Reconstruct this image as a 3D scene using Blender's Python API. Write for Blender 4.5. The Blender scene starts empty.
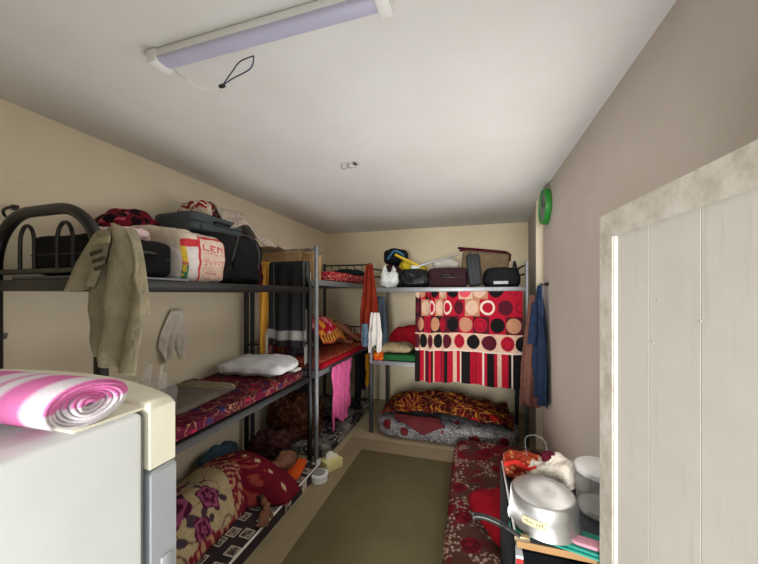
import bpy, bmesh, math, random
from mathutils import Vector, Matrix, noise
SC = bpy.context.scene
COL = SC.collection
V = Vector
PI = math.pi
# ------------------------------------------------------------------ camera frame
F_PX = 310.0
YAW = math.atan(92.0 / F_PX)
CY, SY = math.cos(YAW), math.sin(YAW)
EYE = 1.75
def at(px, py, X=None, Y=None, Z=None):
    """where the photo's sight line through a pixel meets a plane of the room"""
    rx = (px - 379) / F_PX; rz = -(py - 294) / F_PX
    D = (rx * CY - SY, rx * SY + CY, rz)
    t = X / D[0] if X is not None else Y / D[1] if Y is not None else (Z - EYE) / D[2]
    return V((t * D[0], t * D[1], EYE + t * D[2]))

# ------------------------------------------------------------------ colour / materials
def lin(h):
    h = h.lstrip('#')
    o = []
    for i in (0, 2, 4):
        c = int(h[i:i + 2], 16) / 255
        o.append(c / 12.92 if c <= .04045 else ((c + .055) / 1.055) ** 2.4)
    return (o[0], o[1], o[2], 1.0)
def mixc(a, b, t):
    return tuple(a[i] * (1 - t) + b[i] * t for i in range(3)) + (1.0,)

class NT:
    def __init__(s, name, rough=.6, metal=0.0):
        s.m = bpy.data.materials.new(name); s.m.use_nodes = True
        s.t = s.m.node_tree; s.n = s.t.nodes; s.l = s.t.links
        s.b = s.n['Principled BSDF']
        s.b.inputs['Roughness'].default_value = rough
        s.b.inputs['Metallic'].default_value = metal
        s.tc = s.n.new('ShaderNodeTexCoord')
    def node(s, t, **kw):
        n = s.n.new(t)
        for k, v in kw.items():
            setattr(n, k, v)
        return n
    def noise(s, scale, detail=4, rough=.6, vec=None, w=None, dist=0):
        n = s.node('ShaderNodeTexNoise')
        n.inputs['Scale'].default_value = scale; n.inputs['Detail'].default_value = detail
        n.inputs['Roughness'].default_value = rough; n.inputs['Distortion'].default_value = dist
        if w is not None:
            n.noise_dimensions = '4D'; n.inputs['W'].default_value = w
        s.l.new(vec or s.tc.outputs['Object'], n.inputs['Vector'])
        return n
    def ramp(s, src, stops):
        r = s.node('ShaderNodeValToRGB'); e = r.color_ramp.elements
        while len(e) < len(stops): e.new(.5)
        for i, (p, c) in enumerate(stops):
            e[i].position = p; e[i].color = c
        s.l.new(src, r.inputs[0]); return r
    def mix(s, fac, a, b):
        m = s.node('ShaderNodeMix', data_type='RGBA')
        if hasattr(fac, 'links'): s.l.new(fac, m.inputs[0])
        else: m.inputs[0].default_value = fac
        for x, k in ((a, 6), (b, 7)):
            if hasattr(x, 'links'): s.l.new(x, m.inputs[k])
            else: m.inputs[k].default_value = x
        return m.outputs[2]
    def math(s, op, a, b=0.0):
        m = s.node('ShaderNodeMath', operation=op)
        for x, k in ((a, 0), (b, 1)):
            if hasattr(x, 'links'): s.l.new(x, m.inputs[k])
            else: m.inputs[k].default_value = x
        return m.outputs[0]
    def color(s, c):
        if hasattr(c, 'links'): s.l.new(c, s.b.inputs['Base Color'])
        else: s.b.inputs['Base Color'].default_value = c
    def bump(s, h, strength=.3, dist=.004):
        b = s.node('ShaderNodeBump'); b.inputs['Strength'].default_value = strength
        b.inputs['Distance'].default_value = dist
        s.l.new(h, b.inputs['Height']); s.l.new(b.outputs[0], s.b.inputs['Normal'])

def black(): return (0, 0, 0, 1)
W1 = (1, 1, 1, 1)

def m_plain(name, hx, rough=.6, metal=0.0, var=.12, scale=8, bump=0.0, bscale=90, sheen=0.0, wrinkle=0):
    k = NT(name, rough, metal); c = lin(hx)
    n = k.noise(scale)
    d = tuple(x * (1 - var) for x in c[:3]) + (1,); e = tuple(min(1, x * (1 + var)) for x in c[:3]) + (1,)
    k.color(k.ramp(n.outputs['Fac'], [(.3, d), (.7, e)]).outputs[0])
    if bump:
        h = k.noise(bscale, 3).outputs['Fac']
        if wrinkle:
            wv = k.noise(wrinkle, 3, .55, None, 4.0, 1.2)
            rg = k.math('ABSOLUTE', k.math('SUBTRACT', wv.outputs['Fac'], .5))
            h = k.math('ADD', k.math('MULTIPLY', h, .12), k.math('MULTIPLY', rg, 2.4))
            k.bump(h, min(1, bump * 1.6), .012)
        else: k.bump(h, bump)
    if sheen: k.b.inputs['Sheen Weight'].default_value = sheen
    return k.m
def dull(m, v=.12):
    m.node_tree.nodes['Principled BSDF'].inputs['Specular IOR Level'].default_value = v; return m
def m_cloth(name, hx, var=.2, bump=.35, bscale=160, rough=.92, scale=14):
    return dull( m_plain(name, hx, rough, 0, var, scale, bump, bscale, 0.0, 11))
def m_metal(name, hx, rough=.35, metal=.8, var=.15):
    return m_plain(name, hx, rough, metal, var, 20, .08, 60)
def m_attr(name, rough=.9, bump=.25, bscale=150, var=.12, wr=2.0):
    k = NT(name, rough)
    a = k.node('ShaderNodeAttribute', attribute_name='Col')
    n = k.noise(30)
    g = k.ramp(n.outputs['Fac'], [(.25, (1 - var * 2,) * 3 + (1,)), (.7, W1)])
    m = k.node('ShaderNodeMix', data_type='RGBA', blend_type='MULTIPLY'); m.inputs[0].default_value = 1
    k.l.new(a.outputs['Color'], m.inputs[6]); k.l.new(g.outputs[0], m.inputs[7])
    k.color(m.outputs[2])
    wv = k.noise(9, 3, .55, None, 4.0, 1.2)
    rg = k.math('ABSOLUTE', k.math('SUBTRACT', wv.outputs['Fac'], .5))
    k.bump(k.math('ADD', k.math('MULTIPLY', k.noise(bscale, 3).outputs['Fac'], .15), k.math('MULTIPLY', rg, wr)), min(1, bump * 1.8), .012)
    return dull(k.m, .2)
def m_floral(name, base, blots=(), lines=(), base2=None, rough=.85, bump=.3, sheen=0.0):
    """printed cloth: flower heads (voronoi cells with petal edges), scrolling stems (noise contours)"""
    k = NT(name, rough)
    col = lin(base)
    if base2:
        col = k.ramp(k.noise(7, 5).outputs['Fac'], [(.42, lin(base)), (.58, lin(base2))]).outputs[0]
    for (hx, sc, wd, w) in lines:
        n = k.noise(sc, 2, .5, None, w, .6)
        d = k.math('ABSOLUTE', k.math('SUBTRACT', n.outputs['Fac'], .5))
        col = k.mix(k.math('LESS_THAN', d, wd), col, lin(hx))
    for (hx, hx2, sc, r, w) in blots:
        nn = k.noise(sc * 2.2, 3, .6, None, w)
        mp = k.node('ShaderNodeVectorMath', operation='MULTIPLY_ADD')
        k.l.new(nn.outputs['Color'], mp.inputs[0]); mp.inputs[1].default_value = (.35 / sc * 2,) * 3
        k.l.new(k.tc.outputs['Object'], mp.inputs[2])
        v = k.node('ShaderNodeTexVoronoi'); v.inputs['Scale'].default_value = sc
        k.l.new(mp.outputs[0], v.inputs['Vector'])
        pet = k.node('ShaderNodeTexVoronoi'); pet.inputs['Scale'].default_value = sc * 4.5
        k.l.new(k.tc.outputs['Object'], pet.inputs['Vector'])
        c2 = k.mix(k.math('MULTIPLY', pet.outputs['Distance'], 1.3), lin(hx), lin(hx2))
        col = k.mix(k.math('LESS_THAN', v.outputs['Distance'], r), col, c2)
    k.color(col)
    wv = k.noise(9, 3, .55, None, 4.0, 1.2)
    rg = k.math('ABSOLUTE', k.math('SUBTRACT', wv.outputs['Fac'], .5))
    k.bump(k.math('ADD', k.math('MULTIPLY', k.noise(140, 3).outputs['Fac'], .15), k.math('MULTIPLY', rg, 2.2)), min(1, bump * 1.5), .012)
    if sheen: k.b.inputs['Sheen Weight'].default_value = sheen
    return dull(k.m)
def m_sprig(name, b1, b2, sp1, sp2, rose=None, rough=.85, sc=8, thr=.50, bump=.3):
    """cover printed with clustered sprigs of small petals over a two tone ground"""
    k = NT(name, rough)
    col = k.ramp(k.noise(sc * .8, 3, .6, None, 2.0).outputs['Fac'], [(.44, lin(b1)), (.54, lin(b2))]).outputs[0]
    mask = k.math('GREATER_THAN', k.noise(sc, 2, .5, None, 7.0).outputs['Fac'], thr)
    pt = k.node('ShaderNodeTexVoronoi'); pt.inputs['Scale'].default_value = sc * 7
    k.l.new(k.tc.outputs['Object'], pt.inputs['Vector'])
    spk = k.math('MULTIPLY', mask, k.math('LESS_THAN', pt.outputs['Distance'], .46))
    col = k.mix(spk, col, k.mix(k.math('MULTIPLY', pt.outputs['Distance'], 1.8), lin(sp1), lin(sp2)))
    if rose:
        v = k.node('ShaderNodeTexVoronoi'); v.inputs['Scale'].default_value = rose[2]
        k.l.new(k.tc.outputs['Object'], v.inputs['Vector'])
        pe = k.node('ShaderNodeTexVoronoi'); pe.inputs['Scale'].default_value = rose[2] * 5
        k.l.new(k.tc.outputs['Object'], pe.inputs['Vector'])
        dd = k.math('ADD', v.outputs['Distance'], k.math('MULTIPLY', pe.outputs['Distance'], .12))
        col = k.mix(k.math('LESS_THAN', dd, rose[3]), col, k.mix(k.math('MULTIPLY', pe.outputs['Distance'], 1.5), lin(rose[0]), lin(rose[1])))
    k.color(col)
    wv = k.noise(7, 3, .55, None, 4.0, 1.2)
    rg = k.math('ABSOLUTE', k.math('SUBTRACT', wv.outputs['Fac'], .5))
    k.bump(k.math('ADD', k.math('MULTIPLY', k.noise(140, 3).outputs['Fac'], .15), k.math('MULTIPLY', rg, 2.2)), min(1, bump * 1.5), .012)
    return dull(k.m, .12 if rough > .6 else .35)
def m_clear(name, hx='#e8ecec', alpha=.12, rough=.25, milky=.6):
    k = NT(name, rough); k.color(lin(hx))
    k.b.inputs['Transmission Weight'].default_value = 1 - milky
    k.b.inputs['IOR'].default_value = 1.15
    k.b.inputs['Alpha'].default_value = alpha
    k.bump(k.noise(25, 3).outputs['Fac'], .5, .01)
    return k.m

# ------------------------------------------------------------------ mesh builder
WL = {}
class MB:
    def __init__(s): s.v = []; s.f = []; s.c = []
    def add(s, vs, fs, T=None, cs=None):
        o = len(s.v)
        s.v += [(T @ V(p)) if T is not None else V(p) for p in vs]
        s.f += [tuple(i + o for i in f) for f in fs]
        if cs: s.c += list(cs)
        return s
    def bm(s, b, T=None):
        b.verts.ensure_lookup_table()
        for i, q in enumerate(b.verts): q.index = i
        s.add([q.co.copy() for q in b.verts], [tuple(q.index for q in f.verts) for f in b.faces], T)
        b.free(); return s
    def box(s, c, size, bev=0.0, T=None, seg=2, rz=0.0):
        b = bmesh.new(); bmesh.ops.create_cube(b, size=1)
        bmesh.ops.scale(b, vec=V(size), verts=b.verts)
        if bev: bmesh.ops.bevel(b, geom=b.edges[:], offset=bev, segments=seg, affect='EDGES', profile=.5)
        M = Matrix.Translation(V(c)) @ Matrix.Rotation(rz, 4, 'Z')
        return s.bm(b, (T @ M) if T is not None else M)
    def box2(s, lo, hi, bev=0.0, seg=2):
        lo, hi = V(lo), V(hi); return s.box((lo + hi) / 2, hi - lo, bev, None, seg)
    def tube(s, pts, r, n=10, caps=True, closed=False):
        P = [V(p) for p in pts]; m = len(P)
        rr = r if isinstance(r, (list, tuple)) else [r] * m
        tang = []
        for i in range(m):
            a = P[(i - 1) % m] if (closed or i > 0) else P[i]
            b = P[(i + 1) % m] if (closed or i < m - 1) else P[i]
            tang.append((b - a).normalized())
        up = V((0, 0, 1)) if abs(tang[0].z) < .9 else V((1, 0, 0))
        vs, fs = [], []
        nrm = (up - tang[0] * up.dot(tang[0])).normalized()
        for i in range(m):
            nrm = (nrm - tang[i] * nrm.dot(tang[i])).normalized()
            bn = tang[i].cross(nrm)
            for k in range(n):
                a = 2 * PI * k / n
                vs.append(P[i] + (nrm * math.cos(a) + bn * math.sin(a)) * rr[i])
        for i in range(m if closed else m - 1):
            j = (i + 1) % m
            for k in range(n):
                fs.append((i * n + k, i * n + (k + 1) % n, j * n + (k + 1) % n, j * n + k))
        if caps and not closed:
            fs.append(tuple(reversed(range(n)))); fs.append(tuple((m - 1) * n + k for k in range(n)))
        return s.add(vs, fs)
    def lathe(s, prof, c=(0, 0, 0), n=40, T=None):
        vs, fs = [], []; m = len(prof)
        for (r, z) in prof:
            for k in range(n):
                a = 2 * PI * k / n; vs.append(V((r * math.cos(a), r * math.sin(a), z)) + V(c))
        for i in range(m - 1):
            for k in range(n):
                fs.append((i * n + k, i * n + (k + 1) % n, (i + 1) * n + (k + 1) % n, (i + 1) * n + k))
        if prof[0][0] > 1e-4: fs.append(tuple(reversed(range(n))))
        if prof[-1][0] > 1e-4: fs.append(tuple((m - 1) * n + k for k in range(n)))
        return s.add(vs, fs, T)
    def soft(s, c, size, p=4.0, N=14, amp=0.0, nsc=6.0, seed=0, T=None, pinch=0.0, flat=False, fn=None):
        """a stuffed shape: superquadric box with creases; size = full extents"""
        b = bmesh.new(); bmesh.ops.create_cube(b, size=2)
        bmesh.ops.subdivide_edges(b, edges=b.edges[:], cuts=N, use_grid_fill=True)
        hs = V(size) / 2
        for q in b.verts:
            d = q.co.copy()
            d = V([math.sin(x * PI / 4) / math.sin(PI / 4) for x in d])
            l = (abs(d.x) ** p + abs(d.y) ** p + abs(d.z) ** p) ** (1 / p)
            d = d / l
            if pinch:
                d.z *= 1 - pinch * max(abs(d.x), abs(d.y)) ** 3
            if flat and d.z < 0: d.z = max(d.z, -1.0)
            w = V((d.x * hs.x, d.y * hs.y, d.z * hs.z))
            if amp:
                k = noise.noise(w * nsc + V((seed * 3.1, seed * 1.7, seed))) + .5 * noise.noise(w * nsc * 2.3 + V((seed, 0, 7)))
                kk = amp * k
                nn = V((d.x / hs.x, d.y / hs.y, d.z / hs.z)).normalized()
                if flat and d.z < -.6: kk = 0
                w += nn * kk
            if fn: w = fn(w)
            q.co = w
        M = Matrix.Translation(V(c))
        if T is not None: M = M @ T
        return s.bm(b, M)
    def sheet(s, fn, nu, nv, paint=None):
        vs, fs, cs = [], [], []
        for j in range(nv + 1):
            for i in range(nu + 1):
                u, v = i / nu, j / nv
                vs.append(V(fn(u, v)))
                if paint: cs.append(paint(u, v))
        for j in range(nv):
            for i in range(nu):
                a = j * (nu + 1) + i
                fs.append((a, a + 1, a + nu + 2, a + nu + 1))
        return s.add(vs, fs, None, cs)
    def build(s, name, mat, parent=None, smooth=True, sharp=40, thick=0.0, sub=0, off=0.0):
        me = bpy.data.meshes.new(name)
        if parent is not None: o0 = WL[parent.name]
        else:
            xs = [p.x for p in s.v]; ys = [p.y for p in s.v]; zs = [p.z for p in s.v]
            o0 = V(((min(xs) + max(xs)) / 2, (min(ys) + max(ys)) / 2, min(zs)))
        me.from_pydata([tuple(p - o0) for p in s.v], [], s.f)
        me.update()
        b = bmesh.new(); b.from_mesh(me); bmesh.ops.recalc_face_normals(b, faces=b.faces); b.to_mesh(me); b.free()
        if smooth:
            me.polygons.foreach_set('use_smooth', [True] * len(me.polygons))
            if sharp: me.set_sharp_from_angle(angle=math.radians(sharp))
        if s.c:
            ca = me.color_attributes.new('Col', 'FLOAT_COLOR', 'POINT')
            ca.data.foreach_set('color', [x for c in s.c for x in c])
        o = bpy.data.objects.new(name, me); COL.objects.link(o)
        me.materials.append(mat)
        if parent is not None: o.parent = parent; WL[o.name] = o0.copy()
        else: o.location = o0; WL[o.name] = o0.copy()
        if thick:
            md = o.modifiers.new('Solidify', 'SOLIDIFY'); md.thickness = thick; md.offset = off
        if sub:
            md = o.modifiers.new('Subsurf', 'SUBSURF'); md.levels = sub; md.render_levels = sub
        return o

def tag(o, label, cat, group=None):
    o['label'] = label; o['category'] = cat
    if group: o['group'] = group
    return o
def thing(name, loc, label, cat, group=None):
    o = bpy.data.objects.new(name, None); COL.objects.link(o); o.location = loc
    o.empty_display_size = .1
    WL[o.name] = V(loc)
    return tag(o, label, cat, group)
def struct(o): o['kind'] = 'structure'; return o
def smooth_path(pts, k=6, closed=False):
    P = [V(p) for p in pts]; n = len(P); out = []
    for i in range(n if closed else n - 1):
        p0 = P[(i - 1) % n] if (closed or i > 0) else P[i]
        p1 = P[i]; p2 = P[(i + 1) % n]
        p3 = P[(i + 2) % n] if (closed or i < n - 2) else P[(i + 1) % n]
        for j in range(k):
            t = j / k
            out.append(.5 * ((2 * p1) + (p2 - p0) * t + (2 * p0 - 5 * p1 + 4 * p2 - p3) * t * t + (3 * p1 - p0 - 3 * p2 + p3) * t ** 3))
    if not closed: out.append(P[-1])
    return out
def N3(x, y, z, s=1.0): return noise.noise(V((x * s, y * s, z * s)))

# ------------------------------------------------------------------ materials
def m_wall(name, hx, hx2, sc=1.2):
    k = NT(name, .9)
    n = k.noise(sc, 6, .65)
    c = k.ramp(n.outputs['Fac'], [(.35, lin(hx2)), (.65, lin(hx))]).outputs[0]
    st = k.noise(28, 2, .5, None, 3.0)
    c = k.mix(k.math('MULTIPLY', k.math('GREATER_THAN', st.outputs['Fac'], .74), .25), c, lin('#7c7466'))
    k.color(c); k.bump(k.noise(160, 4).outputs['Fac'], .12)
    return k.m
M_WALL_L = m_wall('cream_paint_left', '#e8ddc4', '#dfd3b9')
M_WALL_B = m_wall('cream_paint_back', '#ece0c2', '#e4d6b4')
M_WALL_R = m_wall('shaded_cream_paint', '#c2b8ad', '#b8aea2')  # cream wall paint greyed: shade from grazing light put into the colour
M_JAMB = m_wall('lit_cream_paint', '#fff6e0', '#fbeed4')  # cream paint made paler so the colour carries the light on the jamb
M_CEIL = m_wall('ceiling_paint', '#dfdfdd', '#d6d5d1', .8)
M_FLOOR = m_wall('beige_sheet_floor', '#a89a7c', '#9a8c6e', 2.0)
k = NT('olive_brown_mat', .85)
n = k.noise(260, 2); n2 = k.noise(2.5, 5)
c = k.ramp(n2.outputs['Fac'], [(.35, lin('#605637')), (.65, lin('#6a603f'))]).outputs[0]
c = k.mix(k.math('MULTIPLY', n.outputs['Fac'], .25), c, lin('#4d4430'))
k.color(c); k.bump(n.outputs['Fac'], .3); M_MAT = k.m
M_BLACK = m_metal('black_bed_paint', '#08090b', .38, .0)
M_NAVYMETAL = m_metal('dark_bed_paint', '#0c0e11', .55, 0)
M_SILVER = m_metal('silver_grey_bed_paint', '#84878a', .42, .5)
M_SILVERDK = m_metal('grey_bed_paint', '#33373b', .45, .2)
M_STEEL = m_metal('steel', '#b8babb', .3, .95)
M_SLAT = m_plain('platform_board', '#3a342c', .8)
M_SLATG = m_plain('grey_platform', '#77787a', .6)
M_WHITEPL = m_plain('white_plastic', '#e6e6e4', .4, 0, .04)
M_GREYPL = m_plain('grey_plastic', '#9fa2a4', .4, 0, .05)
M_BLACKPL = m_plain('black_plastic', '#141414', .4, 0, .1)
M_LENS = m_plain('lavender_diffuser', '#b9b8d0', .35, 0, .03)
M_CARD = m_plain('cardboard', '#b58f63', .85, 0, .12, 10, .1)
M_CARD2 = m_plain('cardboard_light', '#c6a277', .85, 0, .1, 10, .1)
M_BLACKCASE = dull(m_plain('black_case_fabric', '#0b0c0e', .7, 0, .15, 20, .25, 220), .18)
M_BLACKBAG = dull(m_plain('black_bag_nylon', '#0e0f11', .7, 0, .2, 9, .6, 60, 0, 9), .18)
M_BLUECASE = dull(m_plain('slate_blue_case_fabric', '#4a5256', .7, 0, .12, 20, .25, 220), .18)
M_MAROONCASE = dull(m_plain('maroon_case_fabric', '#2e171d', .8, 0, .15, 20, .25, 220), .18)
M_MAROON = m_cloth('maroon_cloth', '#4a1220')
M_RIB = dull(m_plain('graphite_shell', '#2b2e31', .5, 0, .08), .18)
M_TAN = m_cloth('tan_case_fabric', '#75654f')
M_OLIVE = m_cloth('olive_towelling', '#9a927a', .16, .6, 240)
M_OLIVED = m_plain('dark_stitch', '#45402f', .9)
M_OLIVEL = m_cloth('pale_hem', '#a89d7e')
M_YELLOW = m_cloth('yellow_cloth', '#f2b64c', .12)
M_CHAR = m_cloth('charcoal_towelling', '#303033', .2, .5, 200)
M_LGREY = m_cloth('pale_grey_band', '#9b9b9a', .12)
M_WCLOTH = m_cloth('white_cloth', '#d8d4cf', .08)
M_PINKW = m_floral('pink_white_cloth', '#dcc3c4', [('#c49aa2', '#d9b3b8', 18, .28, 2)], [('#cfa3ab', 14, .03, 1)])
M_REDCHECK = m_floral('dark_red_blanket', '#6e1426', [('#240b15', '#170810', 12, .42, 5)], [('#b04a60', 4, .022, 2)])
M_CREAMFL = m_floral('cream_floral_cloth', '#b9aca0', [('#a09088', '#8f8584', 24, .28, 2)], [('#9a8b83', 18, .02, 6)])
M_REDWHITE = m_floral('red_white_bundle', '#8b1f26', [('#c9b9a4', '#bda893', 7, .42, 8)], [('#d8cdbf', 9, .04, 1)])
M_BURG = m_floral('burgundy_printed_cover', '#571029', [('#a51f38', '#7b1530', 9, .26, 4), ('#262a48', '#332448', 7, .2, 9)],
                  [('#855a49', 7, .008, 3), ('#a07a58', 10, .006, 12)], '#430b20')
M_PILLOW = m_cloth('white_pillow_cotton', '#d3d3d6', .06)
M_GREYTW = m_cloth('grey_brown_towel', '#6a6259')
M_STRIPE = m_cloth('tan_stripes', '#8a7d68')
M_FURRY = m_floral('dark_brown_pile_blanket', '#3d1e18', [('#26120f', '#5a3325', 22, .3, 3)], [('#6f4a34', 16, .03, 5)], '#4a2419', bump=.9)
M_PURPLEDK = m_floral('plum_brown_pile_blanket', '#2f171a', [('#1c0d12', '#4f2f30', 26, .34, 7)], [('#50332f', 18, .02, 3)], '#3b1d1e', bump=.9)
M_BLUECL = m_cloth('dusty_blue_cloth', '#3f5566')
M_ORANGE = m_cloth('orange_cloth', '#c8501c', .12)
M_RUST = m_cloth('rust_towelling', '#7d2917', .2, .5, 200)
M_DENIM = m_cloth('slate_denim', '#3b4550')
M_LBLUE = m_cloth('light_blue_cloth', '#5f7389')
M_NAVY = m_cloth('navy_cloth', '#27364f')
M_BROWN = m_cloth('brown_cloth', '#7a5449')
M_PINK = m_cloth('pink_towelling', '#d8649a', .12, .5, 220)
M_JBLACK = m_cloth('black_jacket_cloth', '#17161a')
M_MUST = m_cloth('mustard_cloth', '#c58a20')
M_REDPILE = m_floral('red_printed_mattress', '#a3172b', [('#c7a184', '#b02a38', 16, .2, 3)], [('#d4b09a', 13, .016, 6)])
M_REDSH = m_floral('red_sheet', '#9c2a22', [('#b5714d', '#a53c2b', 24, .3, 3)], [('#c08a62', 24, .03, 6)])
M_REDEDGE = m_cloth('red_mattress_ticking', '#a81426')
M_GREYFL = m_sprig('grey_black_floral_cover', '#7b7773', '#2a292b', '#c2beb7', '#8d8883', ('#2a2526', '#4b3a3a', 5.0, .3), .85, 5, .50)
M_SILVERFL = m_sprig('silver_grey_satin_floral', '#636264', '#4a494c', '#bdbab8', '#77757a', ('#8a1826', '#4a0b14', 4.6, .36), .5, 11, .40)
M_BLK_CREAM = m_floral('dark_plum_sheet', '#22161d', [], [], '#2b1b22')
M_REDVEL = m_floral('maroon_gold_velvet', '#4f0a10', [('#b02018', '#7a0f12', 4.5, .22, 4)], [('#9c6424', 7, .016, 3), ('#8f5a20', 13, .012, 8)], '#2e050a')
M_VELPLAIN = m_plain('dark_red_velvet', '#560a12', .85, 0, .2, 8, .2, 120)
M_MATRED = m_sprig('burgundy_floral_mattress', '#64141f', '#4d322b', '#a89684', '#7c5f54', ('#7c1825', '#4d0e18', 4.5, .34), .85, 6, .52)
M_REDPIL = m_cloth('red_velvet_pillow', '#820c1a', .15)
M_BEIGEPIL = m_cloth('beige_pillow_cotton', '#8f7f62')
M_GREEN = m_cloth('green_folded_cloth', '#20502b')
M_OYCL = m_floral('orange_yellow_cloth', '#c9541c', [('#e2a52c', '#d98a22', 12, .36, 3)])
M_WPLAST = m_plain('white_bag_film', '#d3d9d6', .3, 0, .06, 12, .6, 25, 0, 16)
M_CLEAR = m_clear('clear_bag_film')
M_ALU = m_metal('aluminium', '#c4c4c2', .34, .9, .08)
M_LABEL = m_plain('cream_sticker', '#d8d2a8', .6)
M_TEAL = m_plain('teal_plastic', '#1f9483', .35, 0, .1)
M_PINKPL = m_plain('pink_plastic', '#c98a9b', .4)
M_WOODED = m_plain('tan_wood_edge', '#a07a4e', .7)
M_LAMBLK = m_plain('black_laminate', '#0a0b0c', .95)
M_LAMBLK.node_tree.nodes['Principled BSDF'].inputs['Specular IOR Level'].default_value = .1
M_LAMGRY = m_plain('dark_grey_laminate', '#3a3f45', .55)
M_FRIDGE = m_plain('white_enamel', '#e6eaea', .3, 0, .03)
M_FRIDGEC = m_plain('aged_cream_plastic', '#e4e0cb', .4, 0, .05)
M_FRIDGEG = m_plain('silver_grey_enamel', '#a9aeb3', .3, .2, .05)
M_GASKET = m_plain('grey_gasket', '#7d8184', .6)
k = NT('worn_white_wood', .75)
n = k.noise(3, 8, .7); mp = k.node('ShaderNodeMapping'); mp.inputs['Scale'].default_value = (14, 14, .8)
k.l.new(k.tc.outputs['Object'], mp.inputs[0]); g = k.noise(3, 6, .7, mp.outputs[0])
c = k.ramp(n.outputs['Fac'], [(.3, lin('#b9b5aa')), (.7, lin('#c4c1b8'))]).outputs[0]
c = k.mix(k.math('MULTIPLY', k.math('GREATER_THAN', g.outputs['Fac'], .62), .30), c, lin('#aaa495'))
k.color(c); k.bump(g.outputs['Fac'], .12); M_DOOR = k.m
k = NT('worn_white_trim', .8)
n = k.noise(9, 8, .75)
k.color(k.ramp(n.outputs['Fac'], [(.38, lin('#a69c8d')), (.55, lin('#beb8ac')), (.7, lin('#c8c4bb'))]).outputs[0])
k.bump(n.outputs['Fac'], .3); M_DTRIM = k.m
M_GAP = m_plain('door_gap_paint', '#a49c8c', .9)  # beige of the door core between the planks, and of the screws
M_GREENPL = m_plain('green_plastic', '#1f8a2c', .4, 0, .05)
M_CLOCKF = m_plain('grey_clock_back', '#767b76', .6)
M_SKIN = m_attr('skin', .55, .08, 200, .06, 0.0)
M_HAIR = m_plain('black_hair', '#120d0b', .6, 0, .3, 60, .8, 120)
M_PAINT = m_attr('printed_cloth')
M_PAINTP = m_attr('printed_sack', .5, .15, 60, .06)
M_TISSUE = m_floral('yellow_printed_carton', '#d8d192', [('#ece8d0', '#cfc666', 26, .36, 3)])
M_TISSUEW = m_cloth('tissue_paper', '#ece8dc', .05)
M_TAPE = m_plain('grey_lid', '#8d8f8e', .5)
M_FOODRED = m_floral('orange_red_printed_bag', '#9c3d22', [('#c9a076', '#b5673a', 40, .34, 3)], [('#8c2416', 30, .04, 2)])
M_REDLBL = m_plain('red_print', '#b5231f', .6)

# ================================================================== THE ROOM
XL, XR, YB, YF, H = -2.42, .705, 4.95, -.40, 2.80
YJ = 3.50                                              # the right wall steps back here
def slab(name, lo, hi, mat): return struct(MB().box2(lo, hi).build(name, mat, smooth=False))
slab('floor', (XL - .1, YF - .1, -.1), (1.05, YB + .1, 0), M_FLOOR)
slab('ceiling', (XL - .1, YF - .1, H), (1.05, YB + .1, H + .1), M_CEIL)
slab('wall_left', (XL - .1, YF - .1, 0), (XL, YB + .1, H), M_WALL_L)
slab('wall_back', (XL, YB, 0), (1.05, YB + .1, H), M_WALL_B)
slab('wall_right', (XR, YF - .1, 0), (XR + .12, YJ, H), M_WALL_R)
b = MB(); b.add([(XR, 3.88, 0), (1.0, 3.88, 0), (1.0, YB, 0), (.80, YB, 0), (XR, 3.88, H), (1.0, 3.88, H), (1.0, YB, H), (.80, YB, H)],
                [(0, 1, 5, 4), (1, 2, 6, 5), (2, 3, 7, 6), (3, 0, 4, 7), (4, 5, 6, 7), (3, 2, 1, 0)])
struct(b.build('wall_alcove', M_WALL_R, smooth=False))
slab('trim_1', (XR, 3.862, 0), (1.0, 3.878, H), M_JAMB)
slab('wall_niche', (.83, YJ, 0), (1.0, 3.86, H), M_JAMB)
# near wall with the doorway the photographer stands in
b = MB(); b.box2((XL, YF - .1, 0), (-.50, YF, H)); b.box2((-.50, YF - .1, 2.15), (.66, YF, H)); b.box2((.66, YF - .1, 0), (XR, YF, H)); b.box2((.50, YF, 0), (XR, .29, H)); 
struct(b.build('wall_front', M_WALL_L, smooth=False))

# vinyl mat on the floor and beige sheet beside it
b = MB(); b.box2((-1.18, 1.0, .001), (-.17, 3.29, .005), .001)
tag(b.build('floor_mat', M_MAT), 'olive brown floor mat in the aisle between the beds', 'mat')
b = MB(); b.box2((-1.40, .9, 0.0002), (-.165, 3.55, .0009))
M_SHEET = m_wall('darker_beige_sheet', '#8f8163', '#85775a', 2.0)
struct(b.build('floor_sheet', M_SHEET, smooth=False))

# ------------------------------------------------------------------ door leaf standing open along the right wall
door_p = V((.402, 1.173, 0)); dth = math.radians(4.6)
DT = Matrix.Translation(door_p) @ Matrix.Rotation(dth, 4, 'Z')      # local -y runs along the leaf towards the hinge, local x into the wall
DW, DH = .86, 2.0
def on_leaf(px):      # distance along the leaf from its free edge at a sight line
    rx = (px - 379) / F_PX; D = V((rx * CY - SY, rx * SY + CY)); e = V((math.sin(dth), -math.cos(dth)))
    A = door_p.xy; den = D.x * e.y - D.y * e.x; t = (A.x * e.y - A.y * e.x) / den
    return ((D * t) - A).dot(e)
GA, GB = -on_leaf(695), -on_leaf(644.5)
def dbox(m, lo, hi, bev=0.0):
    lo, hi = V(lo), V(hi); return m.box((lo + hi) / 2, hi - lo, bev, DT)
door = bpy.data.objects.new('door_1', None); COL.objects.link(door); door.location = door_p; WL[door.name] = door_p.copy(); struct(door)
gx = [-DW + .02, 2 * GA - GB - .03, GA, GB, -.04]
for i in range(len(gx) - 1):
    m = MB(); dbox(m, (.010, gx[i] + .0006, .03), (.034, gx[i + 1] - .0006, DH - .04), .0012)
    m.build('door_plank', M_DOOR, door, smooth=False)
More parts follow.
